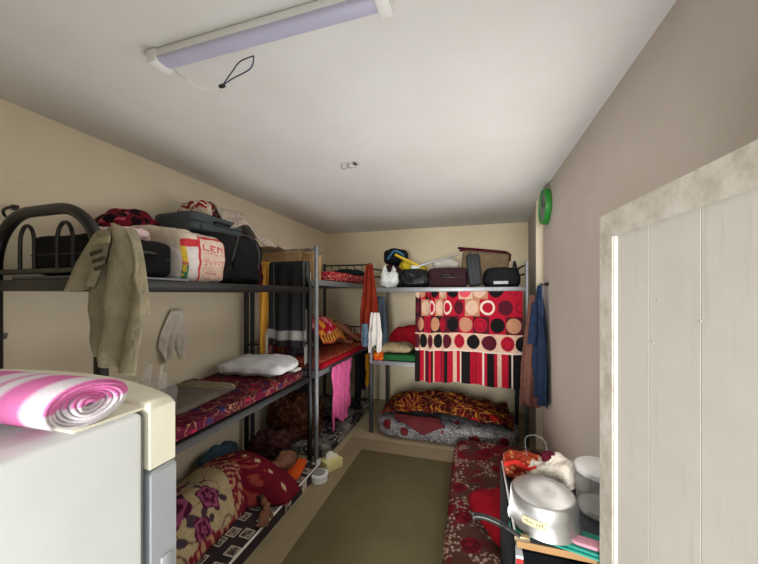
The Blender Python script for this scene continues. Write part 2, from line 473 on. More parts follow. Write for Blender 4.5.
m = MB(); dbox(m, (.02, -DW + .03, .04), (.03, -.07, DH - .07)); m.build('door_core', M_GAP, door)
def mitre(pts0, x0, x1):   # prism from local (y,z) polygon
    m = MB(); n = len(pts0)
    vs = [(x0, y, z) for y, z in pts0] + [(x1, y, z) for y, z in pts0]
    fs = [tuple(range(n)), tuple(reversed(range(n, 2 * n)))] + [(i, (i + 1) % n, n + (i + 1) % n, n + i) for i in range(n)]
    bb = MB().add(vs, fs, DT); return bb
fw = .076
mitre([(0, .0), (0, DH - .0005), (-fw + .001, DH - fw), (-fw + .001, .0)], 0, .045).build('door_stile', M_DTRIM, door, smooth=False)
mitre([(-DW, .0), (-DW, DH - .0005), (-DW + fw, DH - fw), (-DW + fw, .0)], 0, .045).build('door_stile', M_DTRIM, door, smooth=False)
mitre([(0, DH), (-DW, DH), (-DW + fw, DH - fw + .001), (-fw, DH - fw + .001)], 0, .045).build('door_rail', M_DTRIM, door, smooth=False)
m = MB(); dbox(m, (.004, -fw - .008, .03), (.02, -fw, DH - fw), .002); m.build('door_bead', M_WHITEPL, door)
m = MB()
for (y, z) in ((GB - .035, 1.735), (GA + .001, 1.695), (GB - .015, 1.63)):
    m.soft(DT @ V((.010, y, z)), (.004, .006, .007), 2, 3)
m.build('door_screw', M_GAP, door)

# ------------------------------------------------------------------ ceiling light
cl = thing('ceiling_light', (-.83, 1.03, 2.80), 'long white batten ceiling light with lavender diffuser', 'light')
MB().box2((-1.33, .995, 2.765), (-.262, 1.068, 2.798), .006).build('light_body', M_WHITEPL, cl)
m = MB(); n = 14; vs = []; fs = []
for x in (-1.29, -.312):
    for i in range(n + 1):
        a = PI * i / n; vs.append((x, 1.031 + .034 * math.cos(a), 2.766 - .020 * math.sin(a) ** .6))
for i in range(n): fs.append((i, i + 1, n + 2 + i, n + 1 + i))
fs.append(tuple(range(n + 1))); fs.append(tuple(range(n + 1, 2 * n + 2)))
m.add(vs, fs); m.build('diffuser', M_LENS, cl)
for x0 in (-1.335, -.314):
    MB().box2((x0, .988, 2.738), (x0 + .05, 1.075, 2.797), .006).build('end_cap', M_WHITEPL, cl)
MB().box2((-1.365, 1.0, 2.78), (-1.33, 1.035, 2.798), .004).build('mount_clip', M_WHITEPL, cl)
cb = thing('loose_cable', (-1.06, 1.12, 2.70), 'white lead and dark wires dangling from the ceiling light', 'cable')
e0 = V((-1.28, 1.075, 2.76)); kx = at(222, 86, Y=1.13); e1 = at(253, 56, Y=1.085)
MB().tube(smooth_path([e0, e0 + V((.03, .02, -.03)), (e0 + kx) / 2 + V((0, .03, -.035)), kx]), .004, 6).build('white_lead', M_WHITEPL, cb)
MB().soft(kx, (.035, .016, .016), 3, 4).build('connector', M_BLACKPL, cb)
MB().tube(smooth_path([kx, (kx * .65 + e1 * .35) + V((0, 0, -.012)), (kx * .2 + e1 * .8) + V((.02, 0, -.03)), e1 + V((.004, 0, 0))]), .0028, 6).build('dark_wire', m_plain('indigo_wire', '#34365a', .5), cb)
MB().tube(smooth_path([kx, kx * .65 + e1 * .35 + V((0, 0, .02)), kx * .4 + e1 * .6 + V((0, 0, .03)), e1]), .0025, 6).build('black_wire', M_BLACKPL, cb)
hk = thing('ceiling_hook', (-.96, 2.37, 2.80), 'small rusty wire hooks twisted on the ceiling', 'hook')
h0 = at(349, 164, Z=2.79)
m = MB(); m.tube(smooth_path([h0 + V((-.06, .0, .008)), h0 + V((-.06, -.01, -.03)), h0 + V((-.02, 0, -.035)), h0 + V((-.02, 0, .008))]), .004, 6)
m.tube(smooth_path([h0 + V((0, .0, .008)), h0 + V((.0, -.01, -.03)), h0 + V((.05, 0, -.035)), h0 + V((.07, 0, -.01)), h0 + V((.045, 0, .008))]), .004, 6)
m.build('wire_hook', M_STEEL, hk)
MB().lathe([(.022, .0), (.026, .006), (.02, .01)], (h0.x + .05, h0.y + .02, 2.789), 16).build('anchor_plate', M_STEEL, hk)

# ------------------------------------------------------------------ bunk beds
def arch_end(bed, y, x0, x1, ztop, zb, mat, r=.026, bars=2):
    rz, rx = .27, .28; pts = [(x0, y, 0.0), (x0, y, ztop - rz)]
    for i in range(1, 15):
        a = PI / 2 * i / 14; pts.append((x0 + rx * (1 - math.cos(a)), y, ztop - rz + rz * math.sin(a)))
    for i in range(0, 14):
        a = PI / 2 * (1 - i / 14); pts.append((x1 - rx * (1 - math.cos(a)), y, ztop - rz + rz * math.sin(a)))
    pts.append((x1, y, ztop - rz)); pts.append((x1, y, 0.0))
    MB().tube(pts, r, 14).build('end_arch', mat, bed)
    for k in range(bars):
        xm = x0 + (x1 - x0) * (.33 + .36 * k); w = .055; q = []
        q.append((xm - w, y, zb + .05)); q.append((xm - w, y, ztop - .15))
        for i in range(1, 9):
            a = PI * i / 9; q.append((xm - w * math.cos(a), y, ztop - .15 + .085 * math.sin(a)))
        q.append((xm + w, y, ztop - .15)); q.append((xm + w, y, zb + .05))
        MB().tube(q, .0085, 8).build('inner_arch', mat, bed)
    MB().tube([(x0, y, zb + .06), (x1, y, zb + .06)], .014, 8).build('cross_bar', mat, bed)
    MB().tube([(x0, y, zb - .60), (x1, y, zb - .55)], .012, 8).build('cross_bar', mat, bed)
def deck(bed, x0, x1, y0, y1, z, mat, slatm, t=.05):
    for x in (x0, x1): MB().box2((x - .014, y0, z - t), (x + .014, y1, z), .004).build('side_rail', mat, bed)
    for y in (y0, y1): MB().box2((x0 + .014, y - .014, z - t), (x1 - .014, y + .014, z), .004).build('end_rail', mat, bed)
    MB().box2((x0 + .015, y0 + .015, z - .018), (x1 - .015, y1 - .015, z - .003)).build('platform', slatm, bed)

BX0, BX1, BY0, BY1 = -2.34, -1.57, .966, 2.82
bed = thing('bunk_bed', (-1.95, 1.9, 0), 'black steel bunk bed with rounded arched ends along the left wall', 'bunk bed')
arch_end(bed, BY0, BX0, BX1, 2.15, 1.80, M_BLACK)
arch_end(bed, BY1, BX0, BX1, 2.05, 1.80, M_BLACK)
deck(bed, BX0, BX1, BY0, BY1, 1.82, M_BLACK, M_SLAT, .055)
deck(bed, BX0, BX1, BY0, BY1, .915, M_NAVYMETAL, M_SLAT)

S0, S1, T0, T1 = -2.35, -1.555, 2.93, 4.72
bed2 = thing('bunk_bed', (-1.93, 3.8, 0), 'silver steel bunk bed in the far left corner holding red mattresses', 'bunk bed')
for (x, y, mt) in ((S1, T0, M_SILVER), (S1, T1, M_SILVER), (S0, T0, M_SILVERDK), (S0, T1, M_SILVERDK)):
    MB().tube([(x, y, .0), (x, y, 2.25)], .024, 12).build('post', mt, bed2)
deck(bed2, S0, S1, T0, T1, 1.90, M_SILVER, M_SLATG, .06)
deck(bed2, S0, S1, T0, T1, .93, M_SILVER, M_SLATG, .06)
for y in (T0, T1):
    for z in ((2.22, 1.22) if y == T0 else (2.22, 2.06, 1.22)):
        MB().tube([(S0, y, z), (S1, y, z)], .009 if y == T0 else .012, 8).build('cross_bar', M_SILVER if y == T0 else M_SILVERDK, bed2)
    for i in range(1, 6 if y == T1 else 1):
        x = S0 + (S1 - S0) * i / 6; MB().tube([(x, y, 1.90), (x, y, 2.22)], .008, 6).build('spindle', M_SILVERDK, bed2)
    for i in range(1, 6):
        x = S0 + (S1 - S0) * i / 6; MB().tube([(x, y, .93), (x, y, 1.22)], .008, 6).build('spindle', M_SILVERDK, bed2)

R0, R1, Q0, Q1 = -1.215, .592, 3.74, 4.52
bed3 = thing('bunk_bed', (-.31, 4.13, 0), 'silver grey steel bunk bed across the back wall loaded with luggage', 'bunk bed')
for (x, y) in ((R0, Q0), (R1, Q0), (R0, Q1), (R1, Q1)):
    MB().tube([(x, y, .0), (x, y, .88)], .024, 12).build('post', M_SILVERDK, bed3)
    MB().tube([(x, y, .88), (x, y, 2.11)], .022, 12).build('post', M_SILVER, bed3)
deck(bed3, R0, R1, Q0, Q1, 1.83, M_SILVER, M_SLATG, .055)
deck(bed3, R0, R1, Q0, Q1, .915, M_SILVER, M_SLATG, .05)
for x in (R0, R1):
    for z in (1.95, 2.05):
        MB().tube(smooth_path([(x, Q0, z), (x, Q0 + .2, z + .03), (x, Q1 - .2, z + .03), (x, Q1, z)]), .011, 8).build('cross_bar', M_SILVERDK, bed3)

# ------------------------------------------------------------------ shared builders for soft goods
def mattress(name, lo, hi, mat, label, amp=.012, cat='mattress', p=9, seed=1, nsc=5):
    lo, hi = V(lo), V(hi); m = MB()
    m.soft((lo + hi) / 2, hi - lo, p, 26, amp, nsc, seed, flat=True)
    o = m.build(name, mat, sharp=0)
    return tag(o, label, cat)
def hang(name, mat, label, cat, A, Bv, top_w, bot_w, length, n, folds=3, amp=.03, seed=0, parent=None, thick=.004, lean=0.0, ragged=.02, nu=40, nv=44, paint=None, skew=0.0, group=None):
    """cloth hanging from point A (top middle); Bv = unit vector across; n = outward normal"""
    A, Bv, n = V(A), V(Bv).normalized(), V(n).normalized()
    rnd = random.Random(seed); ph = rnd.random() * 6
    def fn(u, v):
        w = top_w + (bot_w - top_w) * min(1, v * 1.6) ** .8
        x = (u - .5) * w + skew * v
        f = amp * (.25 + .75 * v) * math.sin(2 * PI * folds * u + ph + 1.2 * v) + amp * .7 * noise.noise(V((u * 5, v * 4, seed)))
        d = v * length * (1 + ragged * math.sin(9 * u + seed) + ragged * noise.noise(V((u * 4, 3.3, seed))))
        return A + Bv * x + n * (f + lean * v) - V((0, 0, d))
    m = MB().sheet(fn, nu, nv, paint)
    o = m.build(name, mat, parent, sharp=0, thick=thick)
    if parent is None: tag(o, label, cat, group)
    return o
def over(name, mat, label, cat, A, Bpt, r, front, back, nrm, folds=3, amp=.02, seed=0, thick=.004, paint=None, flare=0.0, nu=50, nv=90, side_drop=0.0, parent=None):
    """cloth folded over a horizontal bar from A to B; nrm = side of the front fall"""
    A, Bpt, nrm = V(A), V(Bpt), V(nrm).normalized()
    ax = Bpt - A; Lx = ax.length; ax.normalize()
    arc = PI * r; tot = front + back + arc
    def fn(u, v):
        s = v * tot
        if s < back: q = -r; z = -(back - s); k = (back - s) / max(back, .01)
        elif s < back + arc:
            a = (s - back) / r; q = -r * math.cos(a); z = r * math.sin(a); k = 0
        else: q = r; z = -(s - back - arc); k = (s - back - arc) / front
        sg = -1 if s < back else 1
        f = amp * k ** .6 * (math.sin(2 * PI * folds * u + seed + k) + .6 * noise.noise(V((u * 5, k * 3, seed))))
        f = abs(f) * .5 + f * .5 if s < back else f
        x = (u - .5) * Lx * (1 + flare * k) + Lx / 2
        zz = z * (1 + .04 * noise.noise(V((u * 4, 1.5, seed)))) - side_drop * (u - .5) * k
        return A + ax * x + nrm * (q + sg * max(-.8 * r, f)) + V((0, 0, zz))
    o = MB().sheet(fn, nu, nv, paint).build(name, mat, parent, sharp=0, thick=thick)
    if parent is None: tag(o, label, cat)
    return o
def lump(name, mat, label, cat, c, size, amp=.03, nsc=8, seed=0, p=2.6, N=20, rz=0.0, parent=None, sink=.35, tilt=0.0, group=None):
    """crumpled cloth heap resting with its flat underside at c.z"""
    c = V(c); size = V(size)
    def fn(w):
        if w.z < -size.z * sink: w.z = -size.z * sink
        return w
    T = Matrix.Rotation(rz, 4, 'Z') @ Matrix.Rotation(tilt, 4, 'Y')
    m = MB().soft(c + V((0, 0, size.z * sink)), size, p, N, amp, nsc, seed, T, fn=fn)
    o = m.build(name, mat, parent, sharp=0)
    if parent is None: tag(o, label, cat, group)
    return o
def pillow(name, mat, label, cat, c, size, rz=0.0, tilt=0.0, roll=0.0, seed=0, pinch=.75, amp=.008, parent=None):
    T = Matrix.Rotation(rz, 4, 'Z') @ Matrix.Rotation(tilt, 4, 'Y') @ Matrix.Rotation(roll, 4, 'X')
    o = MB().soft(c, size, 5, 20, amp, 9, seed, T, pinch).build(name, mat, parent, sharp=0)
    if parent is None: tag(o, label, cat)
    return o
def suitcase(loc, dims, rz, mat, label, wheels=True, stand=False, tiltT=None, ribs=0, handle_side='end', group=None, name='suitcase'):
    """dims = (length along local x, width along local y, height local z), base centre at loc"""
    l, w, h = dims
    t = thing(name, loc, label, 'suitcase', group)
    M = Matrix.Translation(V(loc)) @ Matrix.Rotation(rz, 4, 'Z')
    if tiltT is not None: M = M @ tiltT
    def B(m, nm, mt, **kw):
        m.v = [M @ p for p in m.v]; return m.build(nm, mt, t, **kw)
    m = MB()
    m.soft((0, 0, h / 2), (l, w, h), 9, 16, .006, 6, 3); B(m, 'shell', mat, sharp=0)
    if ribs:
        for i in range(ribs):
            y = -w / 2 + w * (i + .5) / ribs
            B(MB().box((l / 2 * .0, y, h / 2), (l * 1.01, w / ribs * .55, h * .93), .006), 'rib', mat)
    z0 = h * .5
    loop = [(x * (l / 2 + .002), y * (w / 2 + .002), z0) for x, y in ((-.97, -.85), (-.97, .85), (-.85, .99), (.85, .99), (.97, .85), (.97, -.85), (.85, -.99), (-.85, -.99))]
    B(MB().tube(loop, .004, 6, closed=True), 'zip', M_BLACKPL)
    if handle_side == 'end':
        x = l / 2
        hp = smooth_path([(x - .005, -.07, h * .62), (x + .028, -.06, h * .62), (x + .028, .06, h * .62), (x - .005, .07, h * .62)], 4)
    else:
        y = -w / 2
        hp = smooth_path([(-.07, y + .005, h * .62), (-.06, y - .028, h * .62), (.06, y - .028, h * .62), (.07, y + .005, h * .62)], 4)
    B(MB().tube(hp, .009, 8), 'carry_handle', M_BLACKPL)
    B(MB().box((0, -w / 2 - .003, h * .28), (l * .7, .012, h * .34), .005), 'front_pocket', mat)
    if wheels:
        for y in (-w / 2 + .05, w / 2 - .05):
            q = MB(); q.lathe([(.0, -.012), (.02, -.012), (.024, -.006), (.024, .006), (.02, .012), (.0, .012)], (0, 0, 0), 18)
            q.v = [Matrix.Translation((-l / 2 - .012, y, h - .045)) @ Matrix.Rotation(PI / 2, 4, 'X') @ p for p in q.v]
            B(q, 'wheel', M_BLACKPL)
    return t

# ------------------------------------------------------------------ bed 1, top deck
o = MB().soft((-1.96, 1.23, 1.831), (.74, .48, .018), 9, 12, .003, 5, 2).build('flat_sheet', m_cloth('grey_blue_sheet', '#8e9097'), sharp=0)
tag(o, 'thin grey folded sheet under the black suitcase by the arch', 'sheet')
suitcase((-1.925, 1.21, 1.842), (.49, .41, .205), 0, M_BLACKCASE, 'black cabin suitcase lying flat behind the near bed arch')
lump('blanket_bundle', M_REDCHECK, 'dark red checked blanket bundle behind the black suitcase', 'blanket', (-2.22, 1.55, 1.822), (.34, .46, .58), .04, 7, 2, 2.6, 22)
lump('folded_cloth', M_PINKW, 'crumpled pink and white cloth on top of the black suitcase', 'cloth', (-1.92, 1.26, 2.049), (.34, .22, .085), .02, 12, 3)

# printed sack
FONT = {'L': ['1000', '1000', '1000', '1000', '1111'], 'E': ['1111', '1000', '1110', '1000', '1111'], 'N': ['1001', '1101', '1011', '1001', '1001']}
CW, CR, CB = lin('#ded6d2'), lin('#c2303a'), lin('#d9c4b4')
def sack_paint(s, t):   # s 0..1 along the front from left, t 0 bottom .. 1 top
    if s > .32:
        if s > .93: return CB
        if s < .365 or s > .90 or t > .92: return CR
        q = (s - .40) / .47
        if .66 < t < .80 and 0 <= q < 1:
            ci = int(q * 3); fx = q * 3 - ci
            if ci < 3 and fx < .8:
                g = FONT['LEN'[ci]]; r = min(4, int((.80 - t) / .14 * 5))
                return CR if g[r][min(3, int(fx / .8 * 4))] == '1' else CB
            return CB
        if .08 < t < .62 and 0 <= q <= 1.02:
            row = int(t / .045)
            if (t / .045 - row) < .5 and noise.noise(V((s * 120, row * 3.7, 1))) > -.12: return mixc(CR, CB, .35)
        return CB
    if t > .88: return lin('#d5c9b8')
    if t > .72: return CR
    if s < .12:
        if t > .40: return lin('#d9b53c') if noise.noise(V((s * 14, t * 9, 2))) < .25 else lin('#b98a4a')
        if t > .33: return lin('#c26a55')
        return lin('#2f7a5c') if noise.noise(V((s * 12, t * 10, 5))) < .12 else lin('#d8b83e')
    return CW
m = MB(); b = bmesh.new(); bmesh.ops.create_cube(b, size=2)
bmesh.ops.subdivide_edges(b, edges=b.edges[:], cuts=70, use_grid_fill=True)
sx0, sx1, sy0, sy1, sz0, sz1 = -2.30, -1.62, 1.42, 1.775, 1.822, 2.125
pts, cols = [], []
for i, q in enumerate(b.verts):
    q.index = i; d = q.co.copy(); p = 8
    d0 = V([math.sin(x * PI / 4) / math.sin(PI / 4) for x in d]); l = (sum(abs(x) ** p for x in d0)) ** (1 / p); dd = d0 / l
    x = (sx0 + sx1) / 2 + dd.x * (sx1 - sx0) / 2; y = (sy0 + sy1) / 2 + dd.y * (sy1 - sy0) / 2
    zt = sz1 + .07 * max(0, min(1, (sx1 - x) / .35)); z = sz0 + (dd.z + 1) / 2 * (zt - sz0)
    am = .02 * noise.noise(V((x * 7, y * 9, z * 8))) + .008 * noise.noise(V((x * 20, y * 20, z * 20)))
    x += am * (1 if dd.x > 0 else -1); z = max(sz0, z + am * .6)
    pts.append(V((x, y, z)))
    s = (q.co.y + 1) / 2; t = (q.co.z + 1) / 2
    cols.append(sack_paint(s, t) if q.co.x > .999 else (lin('#cdbfae') if dd.z > .3 else CW))
fs = [tuple(q.index for q in f.verts) for f in b.faces]; b.free()
m.add(pts, fs, None, cols)
tag(m.build('rice_sack', M_PAINTP, sharp=0), 'white printed sack with red border and red capital letters', 'sack')

bag = thing('duffel_bag', (-2.0, 2.06, 1.822), 'large soft black bag at the far end of the top bunk', 'bag')
m = MB(); m.soft((-2.0, 2.045, 2.02), (.56, .53, .395), 7, 26, .026, 6, 4)
m.v = [V((p.x, p.y, max(1.8225, p.z))) for p in m.v]; m.build('bag_body', M_BLACKBAG, bag, sharp=0)
MB().tube(smooth_path([(-1.735, 1.93, 2.0), (-1.715, 1.95, 2.12), (-1.74, 2.02, 2.205), (-1.73, 2.14, 2.205), (-1.705, 2.2, 2.1), (-1.72, 2.21, 1.96)]), .011, 8).build('strap', M_BLACKPL, bag)
m = MB(); m.soft((-1.722, 2.08, 1.95), (.03, .30, .17), 5, 8, .006, 9, 2); m.build('front_pocket', M_BLACKBAG, bag, sharp=0)

suitcase((-2.11, 2.02, 2.212), (.54, .40, .15), PI / 2 - .03, M_BLUECASE, 'slate blue soft suitcase resting on the printed sack and black bag', wheels=False, handle_side='side')
lump('blanket_bundle', M_REDWHITE, 'red and white patterned bundle on top of the blue suitcase', 'blanket', (-2.15, 2.03, 2.364), (.26, .28, .17), .03, 8, 6, 2.6)
def drape_fn(u, v):
    # runs from the bundle over the far end of the suitcase and down on to the black bag
    y = 2.06 + .52 * u; x = -2.34 + (.42 + .08 * u) * v + .05 * u
    t = max(0, min(1, (u - .40) / .5)); t = t * t * (3 - 2 * t)
    z = 2.465 - .05 * u - .15 * t + .03 * math.sin(PI * v) + .014 * math.sin(11 * u + 4 * v) + .025 * noise.noise(V((u * 4, v * 4, 1)))
    if v > .75: z -= .15 * ((v - .75) / .25) ** 1.4 * (1 - .45 * u)
    return (x, y, z)
tag(MB().sheet(drape_fn, 40, 26).build('draped_cloth', M_CREAMFL, sharp=0, thick=.014), 'cream floral cloth draped over the end of the blue suitcase', 'cloth')
lump('folded_cloth', M_MAROON, 'dark maroon cloth bundle between black bag and wall', 'cloth', (-2.17, 2.66, 1.822), (.24, .22, .47), .03, 7, 9, 2.6)

# cardboard boxes at near end of bed 2 top
def carton(c, size, rz, mat, label, flap=0):
    t = thing('cardboard_box', c, label, 'box', 'cardboard boxes on the top bunk')
    M = Matrix.Translation(V(c)) @ Matrix.Rotation(rz, 4, 'Z'); w, d, h = size; k = .004
    m = MB()
    for (lo, hi) in (((-w / 2, -d / 2, 0), (w / 2, -d / 2 + k, h)), ((-w / 2, d / 2 - k, 0), (w / 2, d / 2, h)), ((-w / 2, -d / 2 + k, 0), (-w / 2 + k, d / 2 - k, h)), ((w / 2 - k, -d / 2 + k, 0), (w / 2, d / 2 - k, h)), ((-w / 2 + k, -d / 2 + k, 0), (w / 2 - k, d / 2 - k, k))):
        m.box2(lo, hi)
    m.v = [M @ p for p in m.v]; m.build('box_body', mat, t, smooth=False)
    for sgn in (-1, 1):
        a = math.radians(25 + 55 * flap) * sgn
        q = MB().box((0, 0, d * .23), (w * .98, .003, d * .46))
        R = Matrix.Translation((0, sgn * (d / 2 - .002), h)) @ Matrix.Rotation(-a if flap else a * 2.4 , 4, 'X')
        q.v = [M @ (R @ p) for p in q.v]; q.build('flap', M_CARD2, t, smooth=False)
    return t
carton((-2.15, 3.16, 1.902), (.28, .30, .34), .1, M_CARD, 'open cardboard box nearest the wall on the top bunk', 1)
carton((-1.87, 3.13, 1.902), (.22, .26, .31), -.15, M_CARD2, 'cardboard box in the middle of the three on the top bunk')
carton((-1.70, 3.10, 1.902), (.13, .20, .28), .05, M_CARD, 'small cardboard box beside the silver bed post', 1)

# hanging on bed 1
def band_paint(u, v):
    return lin('#37373a')
def char_paint(u, v):
    c = lin('#2b2b2c')
    if .88 < v < .955: c = lin('#a3a3a0')
    if abs(u - .14) < .012 or abs(u - .95) < .02: c = mixc(c, lin('#8f8f8c'), .6)
    return c
zt = 2.085 + .034
over('charcoal_shawl', M_PAINT, 'charcoal grey shawl with pale grey end band over the bed arch', 'shawl', (-2.03, BY1, 2.05), (-1.595, BY1, 2.05), .037, .83, .45, (0, -1, 0), 3, .022, 1, .005, char_paint, .05)
over('yellow_cloth', M_YELLOW, 'bright yellow cloth hanging from the far bed arch', 'cloth', (-2.15, BY1, 2.045), (-2.025, BY1, 2.05), .041, .92, .3, (0, -1, 0), 1.5, .02, 4, .005)
hang('white_strap', M_WCLOTH, 'narrow white strap dangling between yellow cloth and charcoal shawl', 'strap', (-2.035, BY1 - .062, 1.35), (1, 0, 0), .03, .03, .36, (0, -1, 0), 1, .008, 3, nu=8, nv=24)
# small hanging garments at the post
hang('hanging_shirt', M_WCLOTH, 'pale garment sleeve hanging behind the charcoal shawl', 'shirt', (-1.625, BY1 + .06, 1.98), (1, 0, 0), .06, .08, .95, (0, -1, 0), 2, .012, 8, nu=16)
# olive trousers over the near arch
tr = thing('olive_towel', (-1.6, .966, 1.45), 'olive towelling garment hung over the near bed arch', 'towel')
def ol_fn(u, v):
    # bunched over the arch shoulder: top centre at (-1.66,.93,2.02)
    k = v
    a = at(86 + 34 * u, 252, Y=.92) if False else None
    w = .16 + .13 * min(1, v * 2.2) - .09 * max(0, v - .6) / .4
    x = -1.375 + (u - .5) * w - .02 * v
    z = 1.965 + .07 * math.sin(PI * min(1, u * .9 + .1)) * (1 - v) - .49 * v - .07 * (u - .25) * v
    y = .915 - .03 * math.sin(PI * u) * (.6 + .4 * v) - .022 * math.sin(2 * PI * 2.2 * u + 2 * v) * (.3 + .7 * v) + .016 * noise.noise(V((u * 5, v * 5, 2)))
    return (x, y, z)
MB().sheet(ol_fn, 48, 60).build('front_leg', M_OLIVE, tr, sharp=0, thick=.012)
def ol2_fn(u, v):
    w = .10 + .06 * min(1, v * 2); x = -1.50 + (u - .5) * w - .05 * v + .05 * (1 - v)
    z = 1.995 - .235 * v + .02 * math.sin(PI * u) * (1 - v) + .02 * u * v
    y = .90 - .02 * math.sin(2 * PI * 1.3 * u + 1) * v - .012 * v
    return (x, y, z)
MB().sheet(ol2_fn, 30, 30).build('waist_fold', M_OLIVE, tr, sharp=0, thick=.012)
def ol3_fn(u, v):
    x = -1.39 + (u - .5) * .17; th = PI * .62 * v
    return (x, .966 - .05 * math.cos(th), 1.965 + .062 * math.sin(th) - 1.2 * (u - .45) ** 2)
MB().sheet(ol3_fn, 24, 20).build('over_fold', M_OLIVE, tr, sharp=0, thick=.012)
MB().sheet(lambda u, v: (-1.45 + .10 * u, .860 - .004 * math.sin(3 * u), 1.965 - .025 * v + .012 * u), 12, 4).build('pale_hem', M_OLIVEL, tr, sharp=0, thick=.006)
for i in range(3):
    MB().sheet(lambda u, v, i=i: (-1.445 + .065 * u + .012 * i, .852, 1.915 - .03 * i - .014 * v + .012 * u), 10, 3).build('dark_stitching', M_OLIVED, tr, sharp=0, thick=.006)

# wall hook, wall peg, white rag on wall
hp = at(12, 212, X=XL + .02)
wh = thing('wall_hook', hp, 'dark curved hook on the left wall above the bed', 'hook')
MB().tube(smooth_path([hp + V((-.02, .03, .03)), hp + V((.02, .0, .03)), hp + V((.02, -.04, 0)), hp + V((.01, -.03, -.03)), hp + V((.0, 0, -.045))]), [.004] * 6 + [.007] * 13 + [.004] * 6, 8).build('hook_arm', M_BLACKPL, wh)
MB().box(hp + V((-.015, .02, .03)), (.01, .03, .03), .003).build('hook_plate', M_BLACKPL, wh)
pg = at(3, 337, X=XL + .03)
o = MB().tube([pg + V((-.03, 0, 0)), pg + V((.01, 0, 0)), pg + V((.02, 0, .02))], .012, 8).build('wall_peg', M_STEEL); tag(o, 'short metal peg low on the left wall under the top bunk', 'peg')
hang('white_rag', m_cloth('thin_grey_white_cloth', '#dcd6cc', .15), 'thin white rag hanging on the left wall below the top bunk', 'rag', (XL + .035, 2.03, 1.61), (0, 1, 0), .10, .21, .36, (1, 0, 0), 3.5, .022, 5, ragged=.22, skew=-.05)

# ------------------------------------------------------------------ bed 1, middle deck
mattress('mattress', (BX0 + .02, BY0 + .03, .917), (BX1 - .0, BY1 - .035, 1.0), M_BURG, 'burgundy printed mattress on the middle deck of the black bunk', .008)
pillow('pillow', M_PILLOW, 'crumpled white pillow at the far end of the burgundy mattress', 'pillow', (-1.93, 2.50, 1.075), (.68, .44, .17), .12, 0, 0, 3, .62, .016)
gt = thing('folded_towel', (-1.95, 1.72, 1.002), 'grey brown folded garment with tan stripes on the burgundy mattress', 'towel')
m = MB(); m.soft((-1.98, 1.70, 1.022), (.50, .62, .045), 7, 16, .01, 8, 3, Matrix.Rotation(.08, 4, 'Z')); m.build('towel_body', M_GREYTW, gt, sharp=0)
for i, y in enumerate((1.86, 1.91, 1.97)):
    m = MB(); m.soft((-1.98, y, 1.026), (.44, .026 + .012 * i, .056), 6, 8, .003, 8, i, Matrix.Rotation(.08, 4, 'Z')); m.build('stripe', M_STRIPE, gt, sharp=0)
o = MB(); o.soft((-2.27, 2.05, 1.012), (.06, .13, .03), 4, 8); o = o.build('black_gadget', M_BLACKPL); tag(o, 'small black object on the mattress by the left wall', 'gadget')
m = MB().box((-1.66, 2.66, 1.012), (.10, .13, .02), .004); tag(m.build('paper_packet', M_WCLOTH), 'small white packet beside the white pillow', 'packet')
# clear bag near fridge
def cbag(c, size, name, label, seed, mat=None, cat='plastic bag', ears=True):
    t = thing(name, c, label, cat)
    c = V(c); s = V(size)
    m = MB(); m.soft(c + V((0, 0, s.z * .4)), (s.x, s.y, s.z * .8), 3, 16, .03, 9, seed)
    m.v = [V((p.x, p.y, max(c.z + .001, p.z))) for p in m.v]; m.build('bag_body', mat or M_CLEAR, t, sharp=0)
    if ears:
        for sg in (-1, 1):
            def fn(u, v, sg=sg):
                return c + V((sg * s.x * .22 + (u - .5) * s.x * .35 * (1 - .5 * v), .02 * math.sin(6 * u + sg) + .02 * v, s.z * (.68 + .36 * v) + .02 * math.sin(5 * u)))
            MB().sheet(fn, 10, 10).build('bag_ear', mat or M_CLEAR, t, sharp=0, thick=.002)
    return t
cbag((-1.78, 1.36, 1.002), (.22, .2, .30), 'clear_bag', 'crinkled clear plastic bag standing behind the fridge', 2)

# ------------------------------------------------------------------ floor under bed 1
def sheet_fab(name):
    k = NT(name, .9)
    v = k.node('ShaderNodeTexVoronoi', distance='CHEBYCHEV', voronoi_dimensions='2D'); v.inputs['Scale'].default_value = 7.5; v.inputs['Randomness'].default_value = .35
    k.l.new(k.tc.outputs['Object'], v.inputs['Vector'])
    d = v.outputs['Distance']
    c = lin('#22161c')
    inner = k.mix(k.math('GREATER_THAN', k.noise(55, 2).outputs['Fac'], .5), lin('#8d8272'), lin('#3c2c2e'))
    c = k.mix(k.math('LESS_THAN', d, .30), c, lin('#bdb2a0'))
    c = k.mix(k.math('LESS_THAN', d, .245), c, inner)
    k.color(c); k.bump(k.noise(150).outputs['Fac'], .3); return k.m
M_SQUARE = sheet_fab('dark_sheet_with_pale_squares')
fm = mattress('floor_mattress', (-2.36, 1.03, .002), (-1.41, 2.76, .105), M_SQUARE, 'thin floor mattress with dark square patterned sheet under the black bunk', .005, p=14)
MB().tube([(-1.415, 1.1, .10), (-1.412, 1.9, .102), (-1.415, 2.72, .10)], .008, 6).build('piping', M_WCLOTH, fm)

